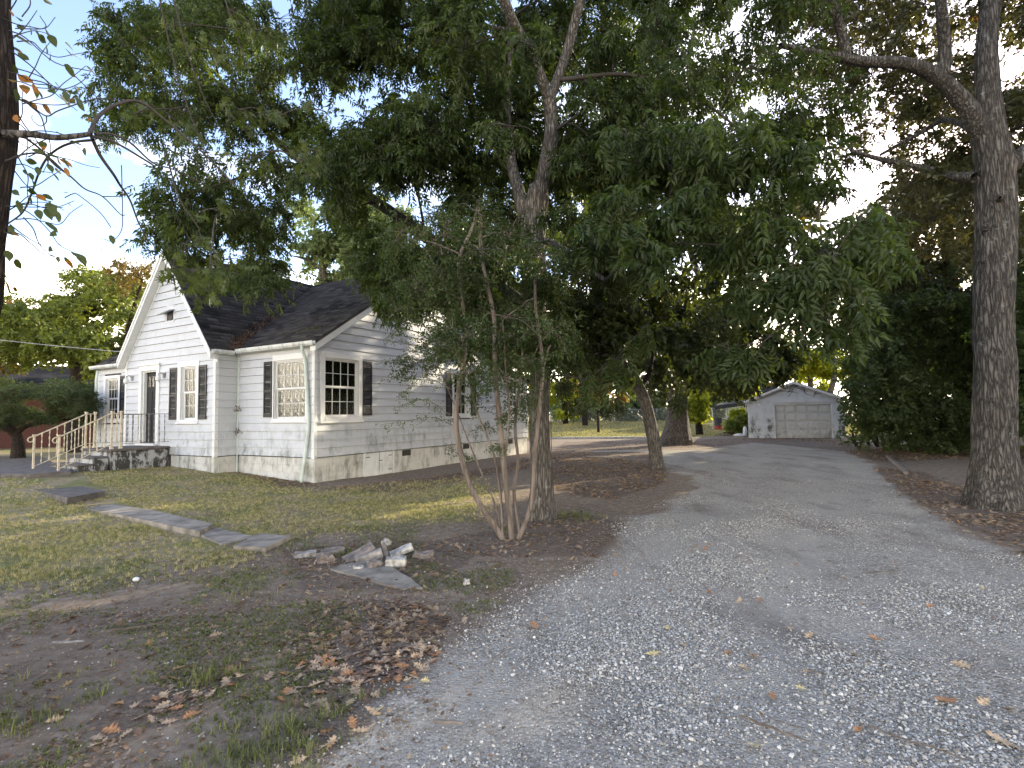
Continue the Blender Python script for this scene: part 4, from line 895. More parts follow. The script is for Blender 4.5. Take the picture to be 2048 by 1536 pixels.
def sprig(seed, n=6, l=.5, w=.5, spread=.9):
    r = random.Random(seed); parts = []
    for i in range(n):
        v, q = kite(l * r.uniform(.7, 1.15), w * l, r.uniform(-.3, .6), (0, 0, 0), 0, r.uniform(-.1, .5)); R_ = ypr(np.array([r.uniform(-1.9, 1.9)]), np.array([r.uniform(-.5, .9)]), np.array([r.uniform(-.9, .9)]))[0]
        parts.append((v @ R_.T + np.array([i / n * spread, r.uniform(-.12, .12), r.uniform(-.12, .12)]), q))
    return join(parts)
def maple(seed, n=3):
    r = random.Random(seed); out_ = []
    ang = [-2.3, -1.75, -1.15, -.85, -.62, -.25, 0, .25, .62, .85, 1.15, 1.75, 2.3]; rad = [.35, .30, .72, .34, .88, .32, 1.0, .32, .88, .34, .72, .30, .35]
    for i in range(n):
        V = [(0, 0, 0)] + [(cos(a) * q * .55, sin(a) * q * .55, -.12 * q * q * r.uniform(.3, 1.4)) for a, q in zip(ang, rad)]; T = [(0, k, k + 1) for k in range(1, len(ang))]
        R_ = ypr(np.array([r.uniform(-2, 2)]), np.array([r.uniform(.2, 1.2)]), np.array([r.uniform(-.6, .6)]))[0]
        out_.append((np.array(V) @ R_.T + np.array([i * .35, r.uniform(-.25, .25), r.uniform(-.2, 0)]), np.array(T)))
    return join(out_)
TPL = {
 'pecan': [compound(k) for k in range(5)], 'oak': [sprig(k + 10, 7, .55, .52) for k in range(5)], 'mix': [sprig(k + 20, 7, .5, .55) for k in range(5)],
 'myrtle': [sprig(k + 30, 9, .20, .5, 1.0) for k in range(5)], 'maple': [maple(k) for k in range(5)], 'needle': [sprig(k + 40, 9, .55, .13, .8) for k in range(5)], 'far': [sprig(k + 50, 5, .6, .7) for k in range(5)],
}
SUNSIDE = None
class Tree:
    def __init__(s, name, label, cat='tree', base=(0, 0, 0), group=None):
        s.base = np.array(base, float); s.root = empty(name, s.base); tag(s.root, label, cat, group)
        s.nodes = []; s.twV = []; s.twT = []; s.two = 0; s.leafC = []; s.leafR = []; s.leafS = []; s.leafK = []; s.leafZ = []
    def wood(s, name, pts, radii, mat, seg=16, sub=6, bark=0.0, flare=0.0, lobes=5, label=None):
        """tapered limb with ridged bark relief"""
        P = smooth_path(pts, sub); R_ = np.interp(np.linspace(0, len(pts) - 1, len(P)), np.arange(len(pts)), radii)
        if len(P) > 3: P[1:-1] += (np.stack([vnoise(P[1:-1] * 1.7 + k * 11) for k in range(3)], 1) - .5) * (R_[1:-1, None] * .35)
        V, Q = tube_arrays(P - s.base, R_, seg)
        cen = np.repeat(P - s.base, seg, 0); d = V - cen; th = np.tile(np.arange(seg) * 2 * pi / seg, len(P)); hgt = np.repeat(np.concatenate([[0], np.cumsum(np.linalg.norm(np.diff(P, axis=0), axis=1))]), seg)
        k = np.ones(len(V)); rr_ = np.repeat(R_, seg)
        if bark:
            q = np.stack([np.cos(th) * 3.2 + 10, np.sin(th) * 3.2 + 10, hgt * .9], 1); q2 = np.stack([np.cos(th) * 8, np.sin(th) * 8, hgt * 2.2], 1) + 20
            k += bark * (np.abs(fbm(q, 1.3, 2) - .5) * 2 - .3) + bark * .9 * (vnoise(q2, 1.2) - .5)
        if flare: k += flare * np.exp(-hgt / (R_[0] * 1.1)) * (.55 + .45 * np.cos(th * lobes + 1.3 + .6 * np.sin(th))) ** 1
        V = cen + d * k[:, None]
        me = np_mesh(name, V, Q, mat, None, True); o = link(name, me, s.root)
        if label: o['label'] = label
        for a, r_ in zip(P, R_): s.nodes.append((a, r_))
        return o
    def clump(s, c, rad, n_tw, n_leaf, size, kind, droop=.5, flat=.75, connect=True, tint=None, thick=None):
        c = np.array(c, float); rad = np.array(rad if hasattr(rad, '__len__') else (rad, rad, rad * flat), float)
        if connect and s.nodes:
            A = np.array([n[0] for n in s.nodes]); dd = np.linalg.norm(A - c, axis=1) + .8 * np.maximum(0, A[:, 2] - c[2]); i = int(np.argmin(dd)); a = A[i]; r0 = min(s.nodes[i][1] * .55, .012 + .014 * np.linalg.norm(c - a))
            mid = (a + c) / 2 + np.array([0, 0, .12 * np.linalg.norm(c - a)]) + rng.normal(0, .06, 3) * np.linalg.norm(c - a)
            s._tw(smooth_path([a, mid, c], 4), np.linspace(r0, .008, 9), 5)
            for q in smooth_path([a, mid, c], 3)[2:]: s.nodes.append((q, .01))
        dirs = rng.normal(size=(n_tw, 3)); dirs /= np.linalg.norm(dirs, axis=1)[:, None]
        ends = c + dirs * rad * rng.uniform(.55, 1.0, (n_tw, 1)) ** .6
        tt = float(rng.random()) if tint is None else tint
        for e in ends:
            m = (c + e) / 2 + rng.normal(0, .12, 3) * rad.mean() + np.array([0, 0, .12 * rad.mean()])
            pth = smooth_path([c, m, e - np.array([0, 0, droop * .25 * rad.mean()])], 2); s._tw(pth, np.linspace(.006, .0025, len(pth)) * (thick or 1), 3)
            t = rng.uniform(.3, 1.02, n_leaf); L_ = np.stack([np.interp(t, np.linspace(0, 1, len(pth)), pth[:, k]) for k in range(3)], 1) + rng.normal(0, .09, (n_leaf, 3)) * rad.mean()
            s.leafC.append(L_); dv_ = e - c; yaw0 = math.atan2(dv_[1], dv_[0])
            R_ = ypr(yaw0 + rng.normal(0, 1.0, n_leaf), droop + rng.normal(0, .45, n_leaf), rng.normal(0, .6, n_leaf)); s.leafR.append(R_)
            s.leafS.append(size * rng.uniform(.7, 1.2, n_leaf)); s.leafK.append([kind] * n_leaf); s.leafZ.append(np.clip(tt * .5 + rng.random(n_leaf) * .5, 0, 1))
    def _tw(s, P, rs, seg):
        V, Q = tube_arrays(np.array(P) - s.base, rs, seg); s.twV.append(V); s.twT.append(Q + s.two); s.two += len(V)
    def twig(s, P, rs, seg=5): s._tw(smooth_path(P, 5), np.interp(np.linspace(0, 1, 5 * (len(P) - 1) + 1), np.linspace(0, 1, len(rs)), rs), seg)
    def finish(s, leafmat_, twigmat=None, crown='crown'):
        if s.twV:
            me = np_mesh('branches', np.concatenate(s.twV), np.concatenate(s.twT), twigmat or M['bark_twig'], None, True); o = link('branchwork', me, s.root); o['kind'] = 'stuff'
        if s.leafC:
            C = np.concatenate(s.leafC) - s.base; R_ = np.concatenate(s.leafR); S = np.concatenate(s.leafS); K = np.array(sum(s.leafK, [])); Z = np.concatenate(s.leafZ); Vs, Ts, A, off = [], [], [], 0
            for kind in np.unique(K):
                tp = TPL[kind]; idx = np.where(K == kind)[0]; pick = rng.integers(0, len(tp), len(idx))
                for j, tpl in enumerate(tp):
                    ii = idx[pick == j]
                    if not len(ii): continue
                    V, T = instances(tpl, C[ii], R_[ii], S[ii]); Vs.append(V); Ts.append(T + off); off += len(V)
                    per = len(tpl[0]) // 4 * 4 if kind != 'maple' else len(tpl[0]); kk = len(tpl[0]) // (14 if kind == 'maple' else 4); z = np.repeat(Z[ii][:, None], kk, 1) * .75 + rng.random((len(ii), kk)) * .25
                    A.append(np.repeat(z, 14 if kind == 'maple' else 4, 1).ravel())
            me = np_mesh(crown, np.concatenate(Vs), np.concatenate(Ts), leafmat_, {'rnd': np.concatenate(A)}); o = link(crown, me, s.root); s.ntri = len(me.polygons)
            global NTRI; NTRI += s.ntri
            return o
NTRI = 0
def pinpoly(poly, n):
    """n random picture points inside a picture polygon"""
    q = np.array(poly, float); a, b = q.min(0), q.max(0); out_ = []
    while len(out_) < n:
        x = rng.uniform(a[0], b[0]); y = rng.uniform(a[1], b[1])
        if inpoly(np.array(x), np.array(y), poly): out_.append((x, y))
    return out_
def near_line(px, py, line, w):
    for (a, b_) in zip(line[:-1], line[1:]):
        a = np.array(a, float); d = np.array(b_, float) - a; t = np.clip(((np.array([px, py]) - a) @ d) / (d @ d), 0, 1)
        if np.hypot(*(np.array([px, py]) - a - t * d)) < w: return True
    return False
def fill(T, poly, n, Y0, Y1, rad, n_tw, n_leaf, size, kind, droop=.5, flat=.75, connect=True, tint=None, clear=None):
    """clear: (line, half width, depth): clumps nearer than that depth leave the trunk along the line visible"""
    for px, py in pinpoly(poly, n):
        Y = rng.uniform(Y0, Y1); r = rad * rng.uniform(.75, 1.25)
        if clear:
            for line, w, Yc_ in clear:
                if Y < Yc_ + r and near_line(px, py, line, w + r / Y * F * .8): Y = Yc_ + r + rng.uniform(.3, 2)
        T.clump(at(px, py, Y), r, n_tw, n_leaf, size, kind, droop, flat, connect, tint)

# valley debris
r_ = random.Random(5)
def fdeb(r):
    t = r.random() ** 2.2 * .45; x = EX + t * (4.4 - EX); z = zmain(x); 
    y = GR - (RZ - z) / gsl + r.normal(0, .10); return (x + r.normal(0, .07), y, max(zmain(x), zgab(y)) + .03 + abs(r.normal(0, .03)))
debris(900, fdeb, .03, .09, 'valley_leaf_debris', M['leafdebris'], roof)
def fmoss(r):
    x = [.55, 1.1, 1.5, 2.1, .5][r.integers(0, 5)] + r.normal(0, .09); y = [.62, 1.1, .55, .75, 1.9][r.integers(0, 5)] + r.normal(0, .14); return (x, y, zmain(x) + .02)
debris(420, fmoss, .02, .05, 'moss_patch', M['moss'], roof)
q = MB(); rv = random.Random(3)
for k in range(16):
    z = 1.32 if k < 9 else 1.9; p = [np.array([-.03, GY0 - .02, z])]
    for i in range(4): p.append(p[-1] + np.array([-.02 * rv.random(), rv.uniform(-.11, .09), rv.uniform(-.08, .06)]))
    q.tube(p, [.008, .007, .005, .004, .002], 4)
dv_o = q.build('dead_vine', M['wood_twig'], house)
debris(60, lambda r: (-.06 - .05 * r.random(), GY0 + r.normal(-.05, .10), (1.32, 1.92)[r.integers(0, 2)] + r.normal(0, .06)), .03, .07, 'vine_leaf', M['leafdebris'], house)

# ------------------------------------------------------------------ stoop, steps, railing
def house_pt(x, y, z): p = house_xy(x, y); return (float(p[0]), float(p[1]), z)
HROT = math.atan2(HU[1], HU[0])
stoop = empty('front_stoop', (HC[0], HC[1], 0), HROT); tag(stoop, 'mottled concrete porch block with steps below the black front door', 'stoop')
SX0, SX1 = -2.10, GX - .005; SY0, SY1 = 5.12, 6.72
q = MB(); q.box((SX0, SY0, -.1), (SX1, SY1, .84)); q.build('landing_block', M['stoop'], stoop, bevel=.02)
q = MB(); q.box((SX0 - .03, SY0 - .03, .842), (SX1, SY1 + .02, .905)); q.build('landing_slab', M['tread'], stoop, bevel=.012)
for k in range(3):
    x1 = SX0 - .022 - k * .33; q = MB(); q.box((x1 - .328, SY0 + .05, -.1), (x1, SY1 - .05, .68 - k * .16)); q.build('step', M['stoop'], stoop, bevel=.015)
    q = MB(); q.box((x1 - .345, SY0 + .04, .683 - k * .16), (x1 - .002, SY1 - .04, .725 - k * .16)); q.build('tread', M['tread'], stoop, bevel=.01)
rail = empty('stair_railing', (HC[0], HC[1], 0), HROT); tag(rail, 'chipped cream iron railing with twisted balusters on the front steps', 'railing')
def bar(P, r=.014, seg=6, name='rail_bar', mat='cream_metal', par=rail): q = MB(); q.tube(P, r, seg); return q.build(name, M[mat], par)
def baluster(x, y, z0, z1, mat='cream_metal'):
    q = MB(); n = 14; P = [(x, y, z0 + (z1 - z0) * i / n) for i in range(n + 1)]; q.tube(P, [.008 + (.009 if (i % 3 == 1) else 0) for i in range(n + 1)], 5); q.build('baluster', M[mat], rail)
def post(x, y, z0, z1):
    q = MB(); q.box((x - .020, y - .020, z0), (x + .020, y + .020, z1)); q.box((x - .032, y - .032, z1), (x + .032, y + .032, z1 + .03)); q.box((x - .035, y - .035, z0), (x + .035, y + .035, z0 + .05)); q.build('newel_post', M['cream_metal'], rail)
for sy in (SY0 + .06, SY1 - .14):
    post(-1.86, sy, .905, 1.86); post(-2.07, sy, .905, 1.86); post(-3.17, sy, .30, 1.29)
    bar([(-2.07, sy, 1.83), (-3.17, sy, 1.27)], .018, 6, 'handrail'); bar([(-2.07, sy, 1.03), (-3.17, sy, .50)], .011, 6, 'lower_rail')
    bar(smooth_path([(-3.17, sy, 1.27), (-3.26, sy, 1.25), (-3.30, sy, 1.19), (-3.26, sy, 1.13), (-3.20, sy, 1.15)], 4), .014, 6, 'scroll')
    for k in range(1, 7): f = k / 7; baluster(-2.07 - 1.10 * f, sy, 1.03 - .53 * f, 1.83 - .56 * f)
    bar([(-1.86, sy, 1.83), (-2.07, sy, 1.83)], .012, 5, 'top_rail'); bar([(-1.86, sy, 1.03), (-2.07, sy, 1.03)], .009, 5, 'lower_rail')
    bar([(-1.86, sy, 1.81), (GX - .01, sy, 1.81)], .010, 5, 'top_rail', 'wrought'); bar([(-1.86, sy, 1.03), (GX - .01, sy, 1.03)], .008, 5, 'lower_rail', 'wrought')
    for k in range(1, 9): baluster(-1.86 + 1.22 * k / 9, sy, 1.03, 1.81, 'cream_metal' if k in (3, 4) else 'wrought')
    baluster(-1.965, sy, 1.03, 1.83)

# ------------------------------------------------------------------ front path slabs
def path_slab(quad, th, label, mat='slab', name='path_slab', lift=.04, seed=1):
    r = random.Random(seed); P = [gp2(*p) for p in quad]; c = np.mean(P, 0); n = len(P); V = []; m = 5
    rim = []
    for i in range(n):
        a, b_ = P[i], P[(i + 1) % n]
        for k in range(m): t = k / m; rim.append(a + (b_ - a) * t + np.array([r.gauss(0, .012), r.gauss(0, .012), 0]))
    zt = max(p[2] for p in P) + lift; N_ = len(rim)
    V = [(p[0] - c[0], p[1] - c[1], zt - th) for p in rim] + [(p[0] - c[0], p[1] - c[1], zt) for p in rim]
    me = bpy.data.meshes.new(name); me.from_pydata(V, [], [tuple(range(N_, 2 * N_))] + [(i, (i + 1) % N_, N_ + (i + 1) % N_, N_ + i) for i in range(N_)]); me.update(); me.materials.append(M[mat])
    return tag(link(name, me, None, (c[0], c[1], 0)), label, 'slab', 'concrete slabs of the front path')
path_slab([(-500, 985), (60, 971), (140, 948), (80, 936), (-500, 938)], .16, 'raised walk slab running left from the foot of the porch steps', 'tread', lift=.06, seed=1)
path_slab([(30, 975), (135, 1014), (209, 998), (118, 964)], .16, 'short dark stepped slab with a raised front edge', 'tread', lift=.015, seed=2)
path_slab([(160, 1017), (290, 1049), (400, 1074), (428, 1057), (300, 1026), (226, 1010)], .12, 'long narrow worn concrete slab crossing the lawn', lift=.018, seed=3)
path_slab([(401, 1074), (445, 1093), (512, 1077), (429, 1057)], .12, 'cracked concrete slab between the long slab and the tilted end slab', lift=.020, seed=4)
path_slab([(470, 1100), (530, 1106), (582, 1080), (517, 1074)], .16, 'tilted end slab of the path nearest the rubble pile', lift=.055, seed=5)
path_slab([(660, 1140), (800, 1180), (845, 1178), (780, 1135), (720, 1125)], .1, 'sunken flat slab half buried in dirt under the rubble', lift=.012, seed=6)

# ------------------------------------------------------------------ rubble pile
def chunk(px, py, dim, rot, mat, label, lift=0.0, seed=0, name='concrete_chunk', rough=.14, cells=0):
    r = random.Random(seed); bm = bmesh.new(); bmesh.ops.create_cube(bm, size=1.0); bmesh.ops.subdivide_edges(bm, edges=bm.edges[:], cuts=2, use_grid_fill=True)
    for v in bm.verts:
        v.co = Vector((v.co.x * dim[0], v.co.y * dim[1], v.co.z * dim[2])); m_ = min(dim) * rough; v.co += Vector((r.uniform(-m_, m_), r.uniform(-m_, m_), r.uniform(-m_, m_)))
    rot = (rot[0], rot[1] * .75, rot[2])
    me = bpy.data.meshes.new(name); bm.to_mesh(me); bm.free(); me.materials.append(mat); g = gp2(px, py)
    return tag(link(name, me, None, (g[0], g[1], g[2] + dim[2] * .40 + lift * .7), rot), label, 'rubble')
chunk(612, 1112, (.24, .16, .05), (.05, -.05, .2), M['rock'], 'flat pale concrete slab piece at the left end of the rubble', seed=1, rough=.3)
chunk(665, 1108, (.28, .12, .06), (.1, -.12, .25), M['rock2'], 'brown flat block with mossy top behind the round chunk', seed=2)
chunk(650, 1124, (.16, .12, .09), (.1, .1, .5), M['rock2'], 'rounded brown chunk at the left front of the rubble', seed=3, rough=.3)
chunk(718, 1118, (.34, .22, .07), (.1, -.45, .45), M['rock2'], 'large rough brown slab leaning up to the right', seed=4, lift=.03, rough=.25, name='leaning_slab')
chunk(738, 1122, (.30, .12, .09), (.0, -.32, .35), M['rock'], 'grey brick shaped block leaning in the middle of the rubble', seed=5, lift=.02, rough=.06, name='concrete_block')
chunk(770, 1112, (.06, .20, .035), (.7, .1, .6), M['wood_old'], 'brown flat board piece propped against the blocks', seed=6, lift=.05, rough=.08, name='board_piece')
chunk(803, 1110, (.27, .13, .055), (.1, -.42, .35), M['rock3'], 'grey white block tilted up at the right of the rubble', seed=7, lift=.04, rough=.08, name='concrete_block')
chunk(792, 1132, (.22, .14, .10), (.0, .0, .12), M['rock3'], 'white faced concrete block at the front right of the rubble', seed=8, rough=.07, name='concrete_block')
chunk(750, 1134, (.14, .12, .08), (.1, .2, .4), M['rock2'], 'knobbly brown lump between the grey block and white block', seed=9, rough=.35)
chunk(716, 1139, (.10, .07, .04), (.0, .0, .2), M['rock3'], 'small white flat stone at the front of the rubble', seed=10, rough=.25, name='white_stone')
chunk(697, 1136, (.06, .05, .03), (.0, .0, .4), M['rock'], 'tiny pale stone under the leaning slab', seed=11, rough=.25, name='small_stone')
chunk(773, 1090, (.09, .06, .07), (.3, .2, .4), M['rock3'], 'pale angular stone behind the rubble at the grass edge', seed=12, lift=.0, rough=.3, name='white_stone')
chunk(845, 1115, (.20, .12, .07), (.0, .05, -.2), M['rock2'], 'dark brown chunk sunk in leaves right of the rubble', seed=13, rough=.3)
chunk(934, 1170, (.05, .05, .055), (.3, .2, .1), M['rock3'], 'small bright white stone alone on the brown dirt', seed=14, rough=.25, name='white_stone')
q = MB(); q.tube([(0, 0, .0), (0, 0, .012), (0, 0, .03), (0, 0, .043)], [.018, .030, .030, .012], 12); g = gp2(272, 1163); tag(q.build('white_ball', M['white_house'], None, (g[0], g[1], g[2] + .002), smooth=True), 'small white ball lying on the lawn near the path', 'ball')

# ------------------------------------------------------------------ garage
def plane_hit(px, py, P, n):
    d = ray(px, py); P = np.array(P); n = np.array(n); return ON + d * (np.dot(P - ON, n) / np.dot(d, n))
GA = gp(1498, 876); gyaw = radians(-23.5); GXd = np.array([cos(gyaw), sin(gyaw), 0]); GYd = np.array([-sin(gyaw), cos(gyaw), 0])
def gx_of(px, py): return float((plane_hit(px, py, GA, GYd) - GA) @ GXd), float(plane_hit(px, py, GA, GYd)[2])
gw = gx_of(1690, 850)[0]; gtop = gx_of(1493, 806)[1]; gap = gx_of(1588, 766); d0, d1 = gx_of(1551, 860)[0], gx_of(1664, 860)[0]; dtop = gx_of(1606, 809)[1]
garage = empty('garage', (GA[0], GA[1], 0), gyaw); tag(garage, 'small white gabled garage with closed panel door at the end of the drive', 'garage')
def gb(name, mat, items, par=garage, bev=0):
    q = MB()
    for a, b_ in items: q.box(a, b_)
    return q.build(name, mat, par, bevel=bev)
gbase = -.15; gl = 7.0
wl = gb('wall', M['garage_wall'], [((0, 0, gbase), (d0 - .06, .15, gtop)), ((d1 + .06, 0, gbase), (gw, .15, gtop)), ((d0 - .06, 0, dtop), (d1 + .06, .15, gtop)), ((0, .15, gbase), (.15, gl, gtop)), ((gw - .15, .15, gbase), (gw, gl, gtop)), ((.15, gl - .15, gbase), (gw - .15, gl, gtop))])
nrow = 8; hh = (gtop + .02) / nrow
for (a, c) in ((0, d0 - .06), (d1 + .06, gw)):
    for k in range(nrow):
        s = a - (.4 if k % 2 else 0)
        while s < c - .05:
            x0, x1 = max(a, s), min(c, s + .8)
            if x1 - x0 > .05: gb('wall_panel', M['garage_wall'], [((x0 + .003, -.03 - random.uniform(0, .006), k * hh - .02 + .034), (x1 - .016, 0, (k + 1) * hh - .02))], wl)
            s += .8
gz_ap = gap[1]; gmid = gw / 2
q = MB(); q.prism([(0, 0, gtop + .1), (gw, 0, gtop + .1), (gmid, 0, gz_ap - .02)], (0, .12, 0)); gbl = q.build('gable_wall', M['garage_wall'], garage)
for k in range(4):
    z0 = gtop + .12 + k * hh; z1 = z0 + hh - .012; f = lambda z: (z - gtop - .1) / (gz_ap - gtop - .12) * gmid
    if z1 > gz_ap - .1: break
    x0 = f(z1) + .1; x1 = gw - x0; s = x0
    while s < x1 - .05: gb('gable_panel', M['garage_wall'], [((s + .004, -.018, z0), (min(s + .8, x1) - .004, 0, z1))], gbl); s += .8
gb('header_beam', M['garage_wall'], [((-.1, -.06, gtop - .02), (gw + .1, .0, gtop + .13))])
for sg in (0, 1):
    x0, x1 = (-.22, gmid) if sg == 0 else (gw + .22, gmid); zA = gtop + .12; zR = gz_ap + .10
    q = MB(); q.hexa([(x0, -.25, zA - .12), (x1, -.25, zR - .12), (x1, gl + .2, zR - .12), (x0, gl + .2, zA - .12), (x0, -.25, zA), (x1, -.25, zR), (x1, gl + .2, zR), (x0, gl + .2, zA)]); q.build('roof', M['shingle'], garage)
    q = MB(); q.hexa([(x0, -.262, zA - .15), (x1, -.262, zR - .15), (x1, -.251, zR - .15), (x0, -.251, zA - .15), (x0, -.262, zA - .02), (x1, -.262, zR - .02), (x1, -.251, zR - .02), (x0, -.251, zA - .02)]); q.build('rake_board', M['trim'], garage)
gb('door_trim', M['trim'], [((d0 - .06, -.03, gbase), (d0, .13, dtop)), ((d1, -.03, gbase), (d1 + .06, .13, dtop))])
gd = empty('garage_door', ((d0 + d1) / 2, .1, 0), 0, garage); dw = (d1 - d0)
for k in range(4):
    z0, z1 = dtop * k / 4 + .004, dtop * (k + 1) / 4 - .004; q = MB(); q.box((-dw / 2 + .005, 0, z0), (dw / 2 - .005, .05, z1)); sct = q.build('door_section', M['garage_door'], gd, bevel=.004)
for k in range(4):
    z0, z1 = dtop * k / 4 + .004, dtop * (k + 1) / 4 - .004
    q = MB()
    for j in range(5):
        a = -dw / 2 + dw * j / 5 + .07; c = -dw / 2 + dw * (j + 1) / 5 - .07; q.box((a, -.03, z0 + .06), (c, .0, z1 - .06)); q.box((a + .05, -.05, z0 + .11), (c - .05, -.03, z1 - .11))
    q.build('door_panel', M['garage_door'], gd, bevel=.004)
gb('wall_lamp', M['white_house'], [((.55, -.1, gtop - .2), (.68, -.026, gtop - .05))]); gb('wall_lamp', M['white_house'], [((d0 - .25, -.1, gtop - .18), (d0 - .14, -.026, gtop - .05))])
gb('gable_lamp', M['darkvent'], [((gmid - 1.1, -.1, gtop + .75), (gmid - .98, -.02, gtop + 1.0))])
# dead vines on the gable
q = MB()
for k in range(9):
    p = [np.array([gmid + random.uniform(-1.2, 1.3), -.03, gtop + .15 + random.uniform(0, .5)])]; d = random.uniform(.3, 2.6)
    for i in range(5): d += random.gauss(0, .35); p.append(p[-1] + np.array([cos(d) * .22, 0, abs(sin(d)) * .18]))
    q.tube(p, .011, 4)
q.build('dead_vine', M['bark_twig'], garage)
# carport lean-to left of the garage
cp = empty('carport', tuple(GA + GYd * 8.6 - GXd * .2), gyaw + radians(9)); tag(cp, 'low open carport roof on thin posts left of the garage', 'carport')
cpb = cp.matrix_basis.inverted()
def cpl(p): return tuple(cpb @ Vector(tuple(p)))
Yc = 41.5
A_ = at(1429, 812, Yc); B_ = at(1492, 803, 39.0); A2 = at(1440, 806, Yc + 5); B2 = at(1498, 799, 44)
q = MB(); q.hexa([cpl(A_ - np.array([0, 0, .28])), cpl(B_ - np.array([0, 0, .28])), cpl(B2 - np.array([0, 0, .28])), cpl(A2 - np.array([0, 0, .28])), cpl(A_), cpl(B_), cpl(B2), cpl(A2)]); q.build('roof', M['shade_felt'], cp)
for px in (1424, 1452):
    t_ = at(px, 815, Yc); q = MB(); q.tube([cpl((t_[0], t_[1], -.1)), cpl((t_[0], t_[1], t_[2]))], .04, 8); q.build('post', M['galv'], cp)
# barrel
bq = at(1437, 862, 41.0); bz = float(gz(bq[0], bq[1])); brl = empty('steel_barrel', (bq[0], bq[1], bz)); tag(brl, 'dark steel barrel with a red lower band beside the carport post', 'barrel')
q = MB(); q.tube([(0, 0, .32), (0, 0, .34), (0, 0, .58), (0, 0, .60), (0, 0, .62), (0, 0, .88), (0, 0, .90)], [.28, .285, .28, .30, .28, .28, .29], 20); q.build('drum', M['barrel'], brl, smooth=False)
q = MB(); q.tube([(0, 0, 0), (0, 0, .3), (0, 0, .319)], [.285, .285, .29], 20); q.build('red_band', M['barrel_red'], brl)
# junk by the garage corner
def at_ground(px, py, Y):
    p = at(px, py, Y); return np.array([p[0], p[1], float(gz(p[0], p[1]))])
for i, (px, py, Y, dim, m, lab, nm) in enumerate(((1478, 868, 34, (.7, .4, .22), 'white_house', 'white rounded bag lying by the garage corner', 'white_bag'), (1452, 866, 35.5, (.9, .5, .1), 'wood_old', 'flat grey board on the ground near the barrel', 'old_board'), (1490, 862, 34.2, (.25, .25, .75), 'white_house', 'upright pale bucket against the garage corner', 'pale_bucket'), (1470, 860, 36.5, (1.6, .5, .25), 'bark_twig', 'low dark heap of brush behind the white bag', 'brush_heap'))):
    g = at_ground(px, py, Y); bm = bmesh.new(); bmesh.ops.create_icosphere(bm, subdivisions=3, radius=.5); rr_ = random.Random(i)
    for v in bm.verts: v.co = Vector((v.co.x * dim[0], v.co.y * dim[1], (v.co.z + .4) * dim[2])) * (1 + rr_.uniform(-.06, .06))
    me = bpy.data.meshes.new(nm); bm.to_mesh(me); bm.free(); me.materials.append(M[m]); tag(link(nm, me, None, g, (0, 0, rr_.uniform(-.4, .4))), lab, 'junk')

# ------------------------------------------------------------------ yard edging, wires, fence, far houses
def curb(P0, P1, w, h, name, label, mat, cat='curb'):
    q = MB(); P0, P1 = np.array(P0[:2]), np.array(P1[:2]); d = (P1 - P0); d /= np.linalg.norm(d); n = np.array([-d[1], d[0]]) * w / 2; z = float(gz(*((P0 + P1) / 2)))
    q.hexa([(*(P0 - n), z - .2), (*(P1 - n), z - .2), (*(P1 + n), z - .2), (*(P0 + n), z - .2), (*(P0 - n), z + h), (*(P1 - n), z + h), (*(P1 + n), z + h), (*(P0 + n), z + h)]); return tag(q.build(name, mat, bevel=.01), label, cat)
curb(gp(1090, 878), gp(1335, 876.5), .35, .12, 'concrete_curb', 'long low sunlit concrete curb between bare ground and back lawn', M['rock3'])
curb(gp(1170, 915), gp(1305, 923), .10, .05, 'edging_board', 'thin curved edging strip behind the leaning tree', M['wood_old'], 'edging')
curb(gp(1775, 914), gp(1812, 948), .10, .05, 'timber_edging', 'straight weathered timber edging strip right of the drive', M['rock2'], 'edging')
def wire(pts, r, label, name='overhead_wire', sag=.3):
    P = [np.array(p) for p in pts]; a, b_ = P[0], P[-1]; Q = [a + (b_ - a) * t - np.array([0, 0, sag * 4 * t * (1 - t)]) for t in np.linspace(0, 1, 14)]; q = MB(); q.tube(Q, r, 5); return tag(q.build(name, M['cable']), label, 'wire')
wire([at(-300, 640, 24), at(246, 704, 19)], .012, 'pale service wire running from the left edge to the house gable', sag=.1)
wire([at(-300, 628, 60), at(200, 632, 60)], .03, 'thin far wire crossing the sky above the juniper')
q = MB(); q.tube([at(1427, 800, 44), at(1486, 803, 44)], .01, 4)
q = MB(); a = at(1490, 772, 39); q.tube([(a[0], a[1], 0), (a[0], a[1], a[2])], .03, 6); tag(q.build('thin_pole', M['galv']), 'thin metal pole standing just left of the garage roof', 'pole')
q = MB(); a = gp2(1103, 906); q.tube([(a[0], a[1], -.1), (a[0], a[1], a[2] + 1.55)], .018, 6); tag(q.build('thin_stake', M['rust']), 'thin rusty stake just right of the forked grey tree', 'stake')
